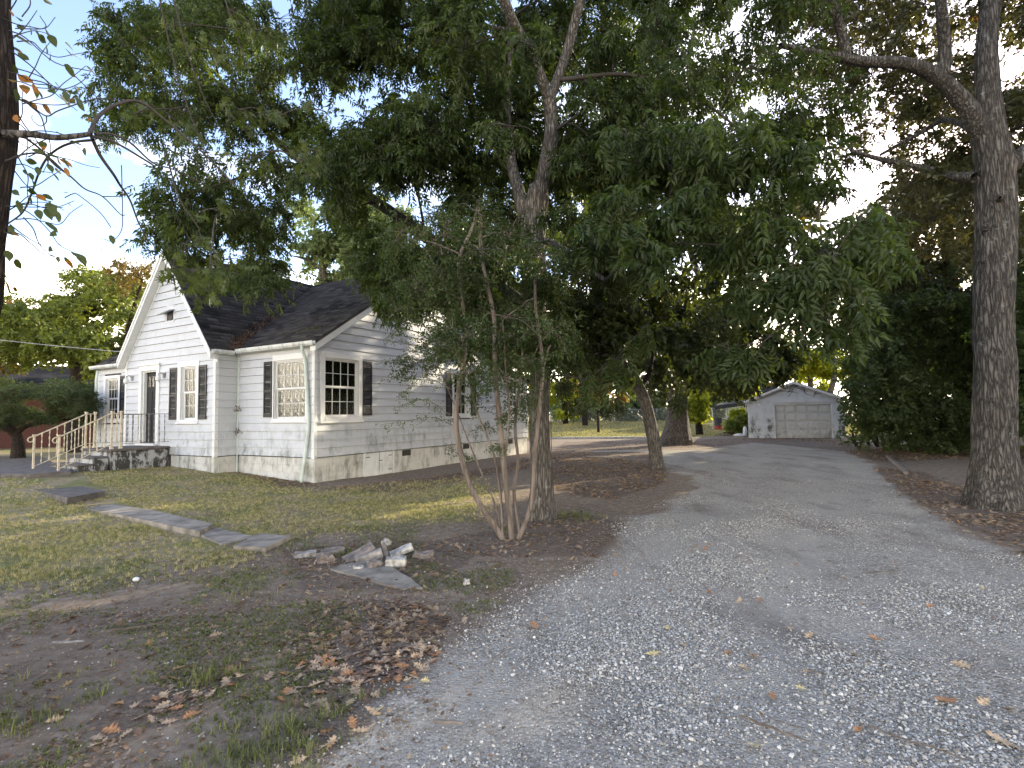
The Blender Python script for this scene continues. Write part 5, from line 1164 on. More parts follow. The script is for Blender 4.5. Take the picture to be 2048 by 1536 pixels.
# chain link fence
FY = 53.0; fz = .72
fence = empty('chain_link_fence', (0, FY, fz)); tag(fence, 'low galvanised chain link fence across the back yard', 'fence')
fx0, fx1 = -4.0, 30.0; nb_ = 12
for i in range(nb_ + 1):
    x = fx0 + (fx1 - fx0) * i / nb_; q = MB(); q.tube([(x, 0, -.1), (x, 0, 1.28)], .03, 6); q.build('post', M['galv'], fence)
q = MB(); q.tube([(fx0, 0, 1.22), (fx1, 0, 1.22)], .022, 6); q.build('top_rail', M['galv'], fence)
V, T = [], []; s_ = .14; w_ = .006
for sg in (1, -1):
    for i in range(int((fx1 - fx0 + 1.2) / s_)):
        x = fx0 - 1.2 + i * s_ + (0 if sg > 0 else 1.2); x2 = x + sg * 1.2
        if min(x, x2) < fx0 or max(x, x2) > fx1: continue
        b0 = len(V); V += [(x - w_, .0, 0), (x + w_, .0, 0), (x2 + w_, .0, 1.2), (x2 - w_, .0, 1.2), (x, .012, 0), (x2, .012, 1.2)]; T += [(b0, b0 + 1, b0 + 2, b0 + 3), (b0 + 1, b0 + 4, b0 + 5, b0 + 2), (b0 + 4, b0, b0 + 3, b0 + 5)]
me = bpy.data.meshes.new('mesh_wire'); me.from_pydata(V, [], T); me.update(); me.materials.append(M['galv']); tag(link('mesh_wire', me, fence), kind='stuff')
# houses behind
def far_house(name, label, c, w, d, h, rz, wm, yaw=0, win=()):
    H = empty(name, c, yaw); tag(H, label, 'house'); q = MB(); q.box((-w / 2, 0, 0), (w / 2, d, h)); q.build('wall', wm, H)
    q = MB(); q.prism([(-w / 2 - .3, -.3, h), (-w / 2 - .3, d + .3, h), (-w / 2 - .3, d / 2, h + rz)], (w + .6, 0, 0)); q.build('roof', M['shingle'], H)
    for a, z in win:
        q = MB(); q.box((a - .5, -.06, z), (a + .5, -.002, z + 1.2)); W = q.build('window', M['white_house'], H); q = MB(); q.box((a - .4, -.08, z + .1), (a - .02, -.062, z + 1.1)); q.box((a + .02, -.08, z + .1), (a + .4, -.062, z + 1.1)); q.build('pane', M['black'], W)
    return H
a = at(1482, 850, 60); far_house('neighbour_house', 'distant white house with dark windows seen left of the garage', (a[0], a[1] + 1, .7), 9, 7, 2.7, 1.6, M['white_house'], -.2, ((-1.0, 1.1), (1.2, 1.1)))
a = at(110, 800, 34); bh = far_house('brick_house', 'dark red brick house mostly hidden behind the juniper', (a[0], a[1], 0), 16, 8, 3.7, 1.8, M['brick'], .5, ((-3, 1.3), (3, 1.3)))
# brick courses on the visible upper wall
brk = MB(); brk.box((0, -.02, 0), (.40, .0, .115)); bme = brk.mesh('brick', M['brick']); cnt = 0
for k in range(12):
    for j in range(20):
        o = link('brick', bme, bh, (-1.5 + j * .42 + (.21 if k % 2 else 0), -.002, 2.1 + k * .13)); 
# ------------------------------------------------------------------ TREES
# forked grey tree in the middle
bc = gp(1085, 1036); Yc0 = bc[1]
T1 = Tree('hickory_tree', 'tall forked grey barked tree with drooping compound leaves in the middle', 'tree', bc)
T1.wood('trunk', [bc + np.array([0, 0, -.15]), at(1084, 960, Yc0), at(1079, 850, Yc0), at(1078, 740, Yc0 + .02), at(1072, 640, Yc0 + .05), at(1066, 540, Yc0 + .05), at(1066, 450, Yc0 + .05), at(1076, 370, Yc0)], [.215, .17, .16, .165, .175, .20, .215, .17], M['bark_grey'], 40, 14, .13, .55)
T1.wood('limb', [at(1074, 400, Yc0), at(1092, 330, Yc0 - .1), at(1104, 250, Yc0 - .2), at(1098, 185, Yc0 - .3)], [.14, .13, .11, .11], M['bark_grey'], 24, 10, .12)
T1.wood('limb', [at(1099, 200, Yc0 - .3), at(1062, 110, Yc0 - .6), at(1020, 30, Yc0 - 1.0), at(985, -80, Yc0 - 1.4), at(950, -260, Yc0 - 1.8)], [.085, .085, .075, .07, .04], M['bark_grey'], 18, 8, .12)
T1.wood('limb', [at(1099, 200, Yc0 - .3), at(1132, 110, Yc0 - .2), at(1158, 10, Yc0 - .4), at(1190, -100, Yc0 - .6), at(1240, -280, Yc0 - 1)], [.085, .08, .075, .07, .04], M['bark_grey'], 18, 8, .12)
T1.wood('limb', [at(1052, 440, Yc0), at(1036, 380, Yc0 + .1), at(1022, 310, Yc0 + .3), at(1015, 230, Yc0 + .6), at(1020, 100, Yc0 + 1), at(1010, -60, Yc0 + 1.4)], [.12, .10, .085, .07, .06, .04], M['bark_grey'], 16, 8, .12)
T1.wood('limb', [at(1062, 620, Yc0 + .1), at(980, 560, Yc0 + .8), at(870, 485, Yc0 + 1.6), at(700, 372, Yc0 + 2.2), at(600, 320, Yc0 + 2.5), at(520, 250, Yc0 + 2.8), at(420, 150, Yc0 + 3)], [.13, .125, .12, .105, .085, .06, .03], M['bark_grey'], 18, 8, .12)
T1.wood('limb', [at(1090, 480, Yc0), at(1130, 500, Yc0 - .2), at(1165, 530, Yc0 - .5), at(1210, 560, Yc0 - .8)], [.06, .05, .04, .03], M['bark_grey'], 10, 6, .1)
T1.wood('limb', [at(1010, 60, Yc0 + 1), at(860, 40, Yc0 + 1), at(720, 80, Yc0 + 1.5), at(660, 30, Yc0 + 1.5)], [.05, .045, .04, .025], M['bark_grey'], 10, 6, .1)
T1.twig([at(1120, 160, Yc0 - .3), at(1260, 150, Yc0 - .3), at(1400, 200, Yc0 - .6), at(1560, 330, Yc0 - 1.4)], [.04, .012], 7)
for q_ in smooth_path([at(1120, 160, Yc0 - .3), at(1260, 150, Yc0 - .3), at(1400, 200, Yc0 - .6), at(1560, 330, Yc0 - 1.4)], 4): T1.nodes.append((q_, .02))
C1 = [([(1070, 620), (1066, 430), (1092, 330), (1102, 200)], 24, Yc0), ([(1100, 200), (1060, 100), (1010, 0)], 10, Yc0), ([(1100, 200), (1132, 110), (1160, 0)], 10, Yc0)]
fill(T1, [(205, 0), (560, 0), (600, 160), (640, 260), (560, 400), (540, 560), (430, 560), (330, 480), (300, 300), (240, 260), (200, 130)], 88, 9.5, 12.5, .60, 11, 7, .26, 'pecan', .6)
fill(T1, [(560, -20), (900, -60), (920, 120), (760, 120), (690, 190), (600, 120)], 34, 8.5, 12, .6, 11, 7, .28, 'pecan', .6)
fill(T1, [(620, 330), (760, 220), (900, 200), (1060, 240), (1060, 420), (1000, 620), (820, 600), (720, 520)], 70, 8.2, 12, .62, 11, 7, .28, 'pecan', .6, clear=C1)
fill(T1, [(860, -80), (1200, -80), (1340, -40), (1340, 200), (1180, 330), (1060, 300), (900, 200)], 56, 7.5, 12, .6, 11, 7, .29, 'pecan', .6, clear=C1)
fill(T1, [(1160, -60), (1600, -60), (1660, 100), (1640, 280), (1400, 340), (1160, 340)], 46, 7.0, 11.5, .6, 10, 6, .28, 'pecan', .6, clear=C1)
fill(T1, [(1140, 300), (1380, 230), (1600, 300), (1730, 420), (1740, 480), (1680, 560), (1560, 600), (1380, 580), (1140, 480)], 46, 5.8, 9.5, .44, 9, 6, .31, 'pecan', .75, clear=C1)
fill(T1, [(700, 520), (1000, 540), (1060, 640), (1020, 700), (900, 680), (780, 620)], 16, 8.6, 10.5, .45, 10, 7, .26, 'pecan', .7, clear=C1)
for (px, py, Y) in ((1040, 500, 7.6), (1100, 560, 7.8), (1020, 620, 7.7), (1130, 420, 7.4), (1060, 90, 6.8), (1010, 250, 7.4), (1120, 640, 7.8), (1085, 690, 7.9)): T1.clump(at(px, py, Y), .30, 8, 6, .27, 'pecan', .7)
# deeper, thinner back layer of the crown
fill(T1, [(820, -60), (1660, -60), (1660, 420), (1560, 560), (1140, 560), (900, 420)], 46, 12, 16, 1.0, 10, 5, .34, 'pecan', .5)
for (px, py, Y) in ((1700, 580, 5.4), (1620, 640, 5.6), (1520, 690, 6.0), (1460, 700, 6.4), (1720, 440, 5.2), (1660, 520, 5.3), (1580, 560, 5.6), (1690, 640, 5.6), (1180, 760, 8.0), (1230, 720, 8.2), (1290, 660, 8.5), (1150, 700, 8.3)): T1.clump(at(px, py, Y), .22, 6, 4, .30, 'pecan', 1.0, .8)
# rest of the canopy above the picture frame
for _ in range(16):
    x_, y_ = rng.uniform(-4, 5), rng.uniform(5, 10); T1.clump(np.array([x_, y_, 2.6 + y_ * .85 + rng.uniform(0, 2.5)]), .9, 11, 7, .34, 'pecan', .5)
T1.finish(M['leaf_pecan'])

# crape myrtle
bm_ = gp(1022, 1076); Ym = bm_[1]
T2 = Tree('crape_myrtle', 'multi stemmed crape myrtle with smooth tan trunks in front of the grey tree', 'tree', bm_)
def stem(pts, r0, r1, seg=10):
    P = [at(px, py, Ym + d) for px, py, d in pts]; P[0][2] -= .06; T2.wood('stem', P, list(np.linspace(r0 * .8, r1 * .8, len(P))), M['bark_myrtle'], seg, 6, .10)
stem([(1012, 1078, 0), (985, 1045, 0), (955, 1000, 0), (928, 935, 0), (912, 850, 0), (918, 780, 0), (930, 690, .1), (925, 600, .2), (918, 520, .2), (945, 455, .2), (956, 415, .2)], .055, .030)
stem([(1005, 1068, 0), (990, 1010, .1), (965, 950, .2), (940, 890, .2), (905, 800, .3), (870, 720, .4)], .020, .008)
stem([(1024, 1078, 0), (1016, 1000, 0), (1006, 920, 0), (998, 830, 0), (990, 740, 0), (988, 640, 0), (975, 570, 0), (962, 500, .1), (960, 430, .2)], .058, .030)
stem([(1005, 1060, .0), (1000, 980, .1), (985, 900, .1), (960, 840, .15), (940, 770, .2), (925, 700, .25)], .026, .012)
stem([(1040, 1064, 0), (1028, 985, .1), (1036, 925, .1), (1030, 850, .1), (1040, 760, .1), (1045, 700, .2)], .034, .020)
stem([(1030, 1078, 0), (1050, 1045, 0), (1064, 1000, -.05), (1070, 900, -.05), (1080, 800, -.05), (1086, 730, -.05), (1072, 620, 0), (1070, 560, .1)], .048, .026)
stem([(1086, 730, -.05), (1096, 700, -.1), (1102, 690, -.15)], .022, .014)
stem([(1010, 900, .0), (1018, 820, -.1), (1012, 740, -.1), (1005, 640, 0)], .022, .012)
fill(T2, [(800, 640), (930, 560), (1050, 600), (1080, 700), (1060, 770), (980, 760), (900, 740), (820, 720)], 15, 6.6, 8.2, .36, 9, 8, .22, 'myrtle', .4)
fill(T2, [(820, 430), (1000, 400), (1120, 500), (1130, 700), (900, 680), (790, 640), (740, 570)], 34, 6.4, 8.2, .40, 9, 8, .22, 'myrtle', .4)
for (px, py, d, n) in ((1000, 830, 0, 5), (1040, 830, 0, 6), (960, 790, 0, 4), (1055, 790, 0, 5), (905, 640, 0, 6), (1000, 890, 0, 3), (880, 720, .1, 5)): T2.clump(at(px, py, Ym + d), .22, n, 7, .2, 'myrtle', .4)
# long thin arching sprays in front of the siding
for (p0, p1, p2) in (((905, 780), (850, 755), (770, 755)), ((905, 700), (850, 690), (780, 725)), ((900, 830), (850, 800), (790, 815)), ((905, 850), (860, 835), (760, 850)), ((900, 745), (840, 720), (765, 722)), ((880, 720), (830, 765), (800, 790)), ((910, 905), (940, 915), (890, 892)), ((900, 650), (830, 640), (770, 680)), ((1000, 870), (970, 850), (940, 865)), ((870, 700), (820, 690), (760, 640))):
    P = [at(p0[0], p0[1], Ym + .1), at(p1[0], p1[1], Ym + .3), at(p2[0], p2[1], Ym + .4)]; T2.twig(P, [.006, .002], 4); Q = smooth_path(P, 9); n = len(Q)
    for q_ in Q[3:]:
        k = 2; T2.leafC.append(q_ + rng.normal(0, .02, (k, 3))); T2.leafR.append(ypr(rng.uniform(0, 6.28, k), rng.normal(.3, .4, k), rng.normal(0, .6, k))); T2.leafS.append(rng.uniform(.10, .17, k)); T2.leafK.append(['myrtle'] * k); T2.leafZ.append(rng.random(k))
T2.finish(M['leaf_myrtle'], M['bark_myrtle'])

# oak at right edge
bo = gp(1988, 1012); Yo = bo[1]
T3 = Tree('oak_tree', 'massive dark ridged oak trunk with arching limbs at the right edge', 'tree', bo)
T3.wood('trunk', [bo + np.array([0, 0, -.2]), at(1992, 960, Yo), at(1990, 900, Yo), at(1987, 780, Yo), at(1988, 650, Yo), at(1990, 520, Yo), at(1990, 400, Yo), at(1984, 300, Yo), at(1975, 200, Yo), at(1974, 90, Yo), at(1982, -20, Yo), at(1990, -200, Yo), at(2000, -420, Yo)], [.40, .34, .30, .285, .275, .275, .28, .265, .19, .15, .135, .12, .07], M['bark_oak'], 64, 22, .11, .45, 6)
T3.wood('limb', [at(1968, 270, Yo), at(1930, 210, Yo - .1), at(1880, 160, Yo - .2), at(1810, 128, Yo - .4), at(1720, 122, Yo - .6), at(1640, 108, Yo - .8), at(1560, 90, Yo - 1)], [.16, .14, .12, .10, .08, .06, .04], M['bark_oak'], 28, 12, .12)
T3.wood('limb', [at(1885, 150, Yo - .2), at(1888, 80, Yo - .3), at(1880, 0, Yo - .5), at(1870, -120, Yo - .8)], [.10, .09, .08, .05], M['bark_oak'], 16, 8, .12)
T3.wood('limb', [at(1694, 118, Yo - .6), at(1680, 60, Yo - .7), at(1662, 0, Yo - .9), at(1640, -100, Yo - 1)], [.075, .08, .07, .05], M['bark_oak'], 14, 8, .12)
T3.wood('limb', [at(2010, 345, Yo), at(2035, 318, Yo), at(2080, 280, Yo), at(2200, 180, Yo)], [.12, .13, .12, .08], M['bark_oak'], 16, 8, .12)
T3.wood('limb', [at(1950, 355, Yo), at(1900, 352, Yo + .4), at(1860, 340, Yo + .8), at(1760, 318, Yo + 1.2), at(1700, 300, Yo + 1.4)], [.09, .07, .06, .05, .03], M['bark_oak'], 12, 6, .1)
T3.wood('limb', [at(1940, 255, Yo + .3), at(1890, 240, Yo + 1), at(1850, 260, Yo + 1.4), at(1760, 310, Yo + 1.6)], [.05, .05, .05, .03], M['bark_oak'], 12, 6, .1)
for (px, py, r) in ((1972, 455, .06), (1966, 520, .05), (2000, 395, .06)):
    T3.wood('burl', [at(px, py, Yo - .22), at(px, py, Yo - .285), at(px, py, Yo - .31)], [r * 1.2, r, r * .45], M['bark_oak'], 14, 3, .1)
C3 = [([(1990, 900), (1988, 560), (1986, 300), (1974, 160), (1978, 0)], 42, Yo), ([(1965, 250), (1880, 155), (1800, 125), (1640, 108)], 22, Yo - .8)]
fill(T3, [(1560, -60), (2120, -60), (2120, 330), (1960, 420), (1820, 400), (1700, 300), (1620, 180)], 92, 9.5, 16, .85, 11, 7, .22, 'oak', .5, clear=C3)
fill(T3, [(1700, 330), (2100, 330), (2100, 520), (1960, 560), (1800, 470)], 20, 10.5, 16, .75, 10, 6, .22, 'oak', .5, clear=C3)
for _ in range(14):
    x_, y_ = rng.uniform(5, 13), rng.uniform(5, 12); T3.clump(np.array([x_, y_, 2.6 + y_ * .85 + rng.uniform(0, 2.5)]), 1.0, 11, 7, .32, 'oak', .5)
T3.finish(M['leaf_oak'])

# big old tree beyond the drive
bb = gp(1352, 888); Yb = bb[1]
T4 = Tree('big_old_tree', 'very thick dark trunked old tree beyond the leaning tree', 'tree', bb)
T4.wood('trunk', [bb + np.array([0, 0, -.2]), at(1355, 860, Yb), at(1355, 820, Yb), at(1358, 780, Yb), at(1368, 730, Yb), at(1385, 690, Yb), at(1400, 650, Yb), at(1425, 590, Yb), at(1445, 520, Yb), at(1450, 420, Yb)], [.68, .58, .50, .47, .46, .44, .40, .34, .28, .2], M['bark_big'], 40, 10, .10, .7, 5)
T4.wood('limb', [at(1375, 720, Yb), at(1340, 650, Yb - .5), at(1320, 560, Yb - 1), at(1310, 440, Yb - 1.5), at(1300, 300, Yb - 2)], [.28, .24, .20, .17, .1], M['bark_big'], 18, 6, .1)
T4.wood('limb', [at(1420, 600, Yb), at(1380, 500, Yb), at(1375, 400, Yb), at(1400, 250, Yb)], [.18, .16, .14, .1], M['bark_big'], 14, 6, .1)
fill(T4, [(1100, 480), (1180, 330), (1350, 260), (1500, 300), (1560, 480), (1420, 620), (1360, 700), (1250, 720), (1130, 640)], 36, 21, 31, 1.4, 11, 7, .55, 'mix', .4)
fill(T4, [(1330, 680), (1440, 620), (1560, 680), (1620, 740), (1500, 770), (1400, 800), (1340, 760)], 15, 22, 27, 1.0, 12, 9, .5, 'mix', .5)
fill(T4, [(1280, 590), (1460, 590), (1490, 730), (1300, 760)], 20, 20, 27, 1.2, 12, 8, .5, 'mix', .4)
T4.finish(M['leaf_big'])

# leaning tree
bl = gp(1314, 937); Yl = bl[1]
T5 = Tree('leaning_tree', 'slender tree leaning left beside the drive with a dense dark low crown', 'tree', bl)
T5.wood('trunk', [bl + np.array([0, 0, -.15]), at(1312, 915, Yl), at(1303, 860, Yl), at(1292, 810, Yl), at(1275, 770, Yl), at(1250, 725, Yl), at(1215, 690, Yl - .3), at(1180, 640, Yl - .6), at(1155, 560, Yl - .8)], [.23, .19, .185, .175, .17, .15, .12, .09, .05], M['bark_grey'], 30, 10, .11, .35)
T5.wood('limb', [at(1280, 780, Yl), at(1300, 740, Yl + .5), at(1305, 690, Yl + 1), at(1290, 620, Yl + 1)], [.08, .07, .05, .03], M['bark_dark'], 14, 6, .1)
fill(T5, [(1120, 640), (1200, 560), (1330, 540), (1440, 600), (1440, 690), (1390, 760), (1320, 770), (1280, 740), (1180, 740), (1110, 720)], 34, 12.5, 18, .80, 12, 7, .34, 'mix', .7)
fill(T5, [(1100, 560), (1180, 480), (1300, 520), (1300, 620), (1120, 650)], 14, 12.5, 16, .8, 12, 8, .34, 'pecan', .7)
for (px, py) in ((1175, 780), (1225, 800), (1155, 800), (1360, 790), (1130, 760)): T5.clump(at(px, py, 11.5), .22, 5, 4, .30, 'pecan', 1.1)
T5.finish(M['leaf_big'])

# shrub / hedge mass right of the garage
def bush(name, label, base, polys, Y0, Y1, n, rad, tw, lf, size, kind, mat, cat='bush', stems=5, bark='bark_dark', group=None, flat=.8, extra=None):
    T = Tree(name, label, cat, base, group)
    for i in range(stems):
        a = base + np.array([rng.normal(0, rad * .5), rng.normal(0, rad * .4), -.1]); e = a + np.array([rng.normal(0, .35), rng.normal(0, .35), rad * rng.uniform(1.2, 2.0)]); T.wood('stem', [a, (a + e) / 2 + rng.normal(0, .08, 3), e], [.07, .05, .02], M[bark], 8, 5, .08)
    for p in polys: fill(T, p, max(2, n // len(polys)), Y0, Y1, rad, tw, lf, size, kind, .4, flat)
    if extra: fill(T, extra[0], extra[1], extra[2], extra[3], rad * .85, tw, lf, size, kind, .4, flat)
    T.finish(M[mat]); return T
bush('dark_shrub', 'tall dense dark green shrub overhanging the right side of the garage', gp(1760, 893), [[(1700, 690), (1750, 620), (1870, 570), (1950, 600), (1950, 760), (1900, 800), (1800, 870), (1725, 872), (1705, 800)]], 18, 23, 88, .9, 11, 7, .30, 'mix', 'leaf_hedge', stems=9)
bush('dark_shrub', 'dark leafy undergrowth at the foot of the hedge left of the oak', gp(1850, 897), [[(1750, 820), (1950, 780), (1950, 885), (1760, 880)]], 18, 22, 30, .6, 11, 8, .28, 'mix', 'leaf_hedge', stems=6)
bush('dark_shrub', 'dense dark hedge showing right of the oak trunk', at_ground(2080, 890, 19), [[(1950, 420), (2300, 360), (2600, 700), (2560, 890), (2010, 890)]], 14, 24, 66, 1.2, 11, 8, .32, 'mix', 'leaf_hedge', stems=6, extra=([(1930, 480), (2090, 430), (2110, 780), (1950, 780)], 34, 15.5, 21))  # last fill: clumps added behind the oak trunk to block sun on the drive
# background trunks and trees on the right
def bgtree(name, label, base, trunk, radii, polys, Y0, Y1, n, rad, tw, lf, size, kind, mat, bark='bark_dark', group=None, limbs=3):
    T = Tree(name, label, 'tree', base, group); P = [base + np.array([0, 0, -.2])] + trunk; T.wood('trunk', P, radii, M[bark], 16, 6, .08, .3)
    top = trunk[-1]
    for i in range(limbs):
        px, py = pinpoly(polys[0], 1)[0]; e = at(px, py, (Y0 + Y1) / 2); a = P[-1 - (i % 2)]; T.wood('limb', [a, (a + e) / 2 + np.array([0, 0, .3]), e], [radii[-1], radii[-1] * .7, .03], M[bark], 8, 5, .08)
    for p in polys: fill(T, p, max(2, n // len(polys)), Y0, Y1, rad, tw, lf, size, kind, .35)
    T.finish(M[mat]); return T
b = gp(1925, 893)
bgtree('hedge_tree', 'dark thick trunk rising out of the hedge just left of the oak', b, [at(1930, 830, b[1]), at(1920, 700, b[1]), at(1905, 600, b[1]), at(1895, 480, b[1]), at(1885, 330, b[1])], [.42, .36, .32, .28, .24, .15], [[(1740, 420), (1940, 340), (1950, 600), (1800, 640), (1700, 560)]], 19, 25, 42, 1.2, 11, 7, .38, 'mix', 'leaf_oak', 'bark_dark')
b = at_ground(1840, 880, 27)
bgtree('hedge_tree', 'thinner bare branched tree behind the dark shrub against the sky', b, [at(1842, 700, 27), at(1845, 600, 27), at(1835, 500, 27), at(1800, 420, 27)], [.28, .24, .2, .15, .09], [[(1680, 540), (1780, 480), (1900, 560), (1860, 640), (1700, 640)]], 25, 30, 14, 1.2, 10, 7, .42, 'mix', 'leaf_yellowgreen', 'bark_dark', limbs=5)
b = at_ground(2140, 880, 30)
bgtree('hedge_tree', 'leafy tree behind the oak trunk at the right edge', b, [at(2120, 700, 30), at(2100, 500, 30), at(2090, 300, 30)], [.4, .35, .3, .2], [[(2010, 280), (2250, 200), (2400, 500), (2100, 600), (2020, 560)]], 26, 32, 26, 1.6, 11, 8, .5, 'mix', 'leaf_oak')
# row of trees behind garage and drive
specs = [
 (1500, 56, [(1420, 715), (1540, 700), (1640, 725), (1600, 780), (1440, 790), (1390, 760)], 'leaf_bright', 12, 'bright yellow green tree behind the garage roof', 1.8),
 (1620, 54, [(1560, 705), (1690, 695), (1740, 740), (1700, 790), (1600, 765)], 'leaf_bright', 12, 'golden green tree above the right end of the garage', 1.6),
 (1300, 58, [(1150, 620), (1300, 560), (1420, 640), (1400, 760), (1250, 790), (1160, 740)], 'leaf_yellowgreen', 20, 'tall yellow green tree beyond the back fence', 2.2),
 (1660, 52, [(1480, 420), (1640, 360), (1760, 460), (1720, 620), (1560, 650), (1470, 560)], 'leaf_oak', 13, 'thin crowned tree high behind the garage', 1.7),
 (1000, 46, [(860, 570), (960, 540), (1100, 560), (1100, 740), (980, 730)], 'leaf_pale', 26, 'pale green tree rising behind the rear of the house', 1.8),
 (1800, 38, [(1700, 640), (1900, 560), (1950, 760), (1720, 800)], 'leaf_oak', 34, 'added dense shade tree hidden behind the dark shrub right of the garage', 1.6),  # added to block sun from the far drive, hidden by the shrub
 (1130, 60, [(1040, 640), (1180, 640), (1200, 780), (1050, 790)], 'leaf_yellowgreen', 14, 'leafy tree beyond the fence right of the house', 2.0),
]
for px, Y, poly, mt, n, lab, rad in specs:
    b = at_ground(px, 860, Y); c = np.mean(np.array(poly), 0)
    bgtree('far_tree', lab, b, [at(px, 790, Y), at(px + 5, 720, Y), at(c[0], c[1], Y)], [.32, .28, .22, .14], [poly], Y - 3, Y + 4, n, rad, 12, 9, .75, 'far', mt, 'bark_big')
# small yard trees in the sunny back yard
for i, (px, py, Y, poly, mt, lab) in enumerate((
 (1197, 853, 40, [(1150, 740), (1210, 700), (1270, 760), (1230, 800), (1170, 800)], 'leaf_gold', 'small dark stemmed young tree on the sunny back lawn'),
 (1167, 847, 47, [(1130, 720), (1190, 720), (1200, 800), (1140, 810)], 'leaf_bright', 'small reddish trunked tree near the back fence'),
 (1395, 862, 36, [(1378, 780), (1404, 772), (1404, 835), (1385, 850)], 'leaf_bright', 'upright bright green sapling clump just right of the big trunk'),
 (1128, 840, 50, [(1105, 740), (1150, 740), (1150, 830), (1105, 830)], 'leaf_bright', 'bright yellow green shrub by the back fence'))):
    b = at_ground(px, py, Y); T = Tree('yard_tree', lab, 'tree', b); 
    for k in range(3 if i != 0 else 1): T.wood('stem', [b + np.array([k * .15, 0, -.1]), at(px + 4 * k - 3, py - 40, Y), at(px + 10 * k - 8, py - 85, Y)], [.11, .08, .05], M['bark_dark'], 8, 5, .08)
    fill(T, poly, 11, Y - 1, Y + 1, .7, 9, 7, .4, 'far', .4); T.finish(M[mt])
# bushes along the fence and carport
for (px, py, Y, poly, mt, n, lab) in ((1300, 850, 56, [(1100, 800), (1420, 790), (1420, 845), (1100, 845)], 'leaf_pale', 22, 'pale tangled brush growing along the chain link fence'),
    (1472, 858, 47, [(1466, 818), (1482, 815), (1480, 858), (1462, 855)], 'leaf_bright', 8, 'bright green bush behind the carport'),
    (1480, 862, 36, [(1462, 838), (1492, 830), (1494, 862), (1466, 862)], 'leaf_yellowgreen', 6, 'small green bush at the garage corner'),
    (1405, 835, 60, [(1385, 800), (1430, 795), (1430, 850), (1385, 850)], 'leaf_hedge', 6, 'dark round conifer beyond the fence'),
    (1250, 845, 62, [(1000, 775), (1450, 775), (1460, 830), (1000, 830)], 'leaf_yellowgreen', 30, 'long sunny hedge line beyond the fence')):
    b = at_ground(px, py, Y); bush('background_bush', lab, b, [poly], Y - 1.5, Y + 1.5, n, .32 if Y < 40 else .6 if Y < 50 else 1.4, 10, 7, .5 if Y < 50 else .65, 'far', mt, stems=3)
# yard bits left
b = at_ground(38, 905, 17.6)
T6 = Tree('juniper', 'wide spreading dark juniper with a twisted short trunk left of the steps', 'tree', b)
T6.wood('trunk', [b + np.array([0, 0, -.15]), at(34, 880, 17.6), at(24, 862, 17.5), at(10, 850, 17.4)], [.22, .16, .14, .11], M['bark_dark'], 16, 6, .1, .5)
T6.wood('limb', [at(28, 868, 17.5), at(60, 850, 17.6), at(110, 842, 17.8), at(160, 836, 18)], [.09, .07, .05, .03], M['bark_dark'], 10, 6, .1)
T6.wood('limb', [at(20, 860, 17.5), at(-50, 840, 17.4), at(-140, 830, 17.2)], [.09, .07, .03], M['bark_dark'], 10, 6, .1)
fill(T6, [(-260, 770), (0, 758), (120, 752), (155, 765), (158, 835), (110, 850), (0, 848), (-260, 850)], 64, 15.8, 20, .55, 14, 12, .22, 'needle', .1, .5)
fill(T6, [(150, 772), (186, 778), (186, 842), (150, 842)], 16, 17, 19.5, .28, 12, 9, .20, 'needle', .1, .6)
T6.finish(M['needle'])
b = at_ground(150, 870, 28)
bgtree('left_yard_tree', 'large bushy yellow green tree filling the gap left of the gable', b, [at(155, 780, 28), at(150, 720, 28), at(140, 660, 28)], [.4, .34, .3, .2], [[(40, 690), (60, 640), (120, 580), (190, 545), (300, 565), (330, 620), (260, 740), (100, 745)], [(0, 640), (120, 600), (180, 700), (20, 720)]], 24, 31, 70, 1.25, 12, 9, .42, 'mix', 'leaf_yellowgreen', 'bark_dark', limbs=5)
b = at_ground(-60, 870, 30)
bgtree('left_yard_tree', 'golden brown tree at the far left above the juniper', b, [at(-60, 760, 30), at(-50, 660, 30)], [.4, .3, .2], [[(-200, 560), (60, 570), (100, 640), (70, 740), (-200, 740)]], 27, 33, 30, 1.2, 11, 8, .42, 'mix', 'leaf_gold', 'bark_dark', limbs=4)
b = at_ground(230, 860, 25)
T = Tree('sparse_tree', 'thin twiggy tree top with few leaves behind the gable peak', 'tree', b); T.wood('trunk', [b, at(240, 760, 25), at(262, 640, 25), at(285, 560, 25)], [.2, .14, .10, .05], M['bark_dark'], 8, 5, .08)
for px in range(200, 300, 7): T.twig([at(px + 20, 580, 25), at(px + rng.uniform(-6, 6), 540, 25), at(px + rng.uniform(-10, 10), 490 + rng.uniform(0, 30), 25)], [.014, .006], 3)
fill(T, [(200, 545), (240, 530), (330, 545), (320, 575), (220, 570)], 9, 24, 26, .6, 8, 4, .3, 'mix', .3); T.finish(M['leaf_gold'])
b = at_ground(650, 800, 48)
bgtree('tall_pale_tree', 'tall pale green tree beyond the roof valley', b, [at(650, 640, 48), at(645, 540, 48), at(640, 470, 48)], [.5, .42, .34, .2], [[(565, 480), (590, 420), (640, 400), (760, 400), (820, 560), (700, 590), (580, 560)]], 45, 51, 34, 2.0, 12, 9, .7, 'far', 'leaf_pale', 'bark_big', limbs=4)
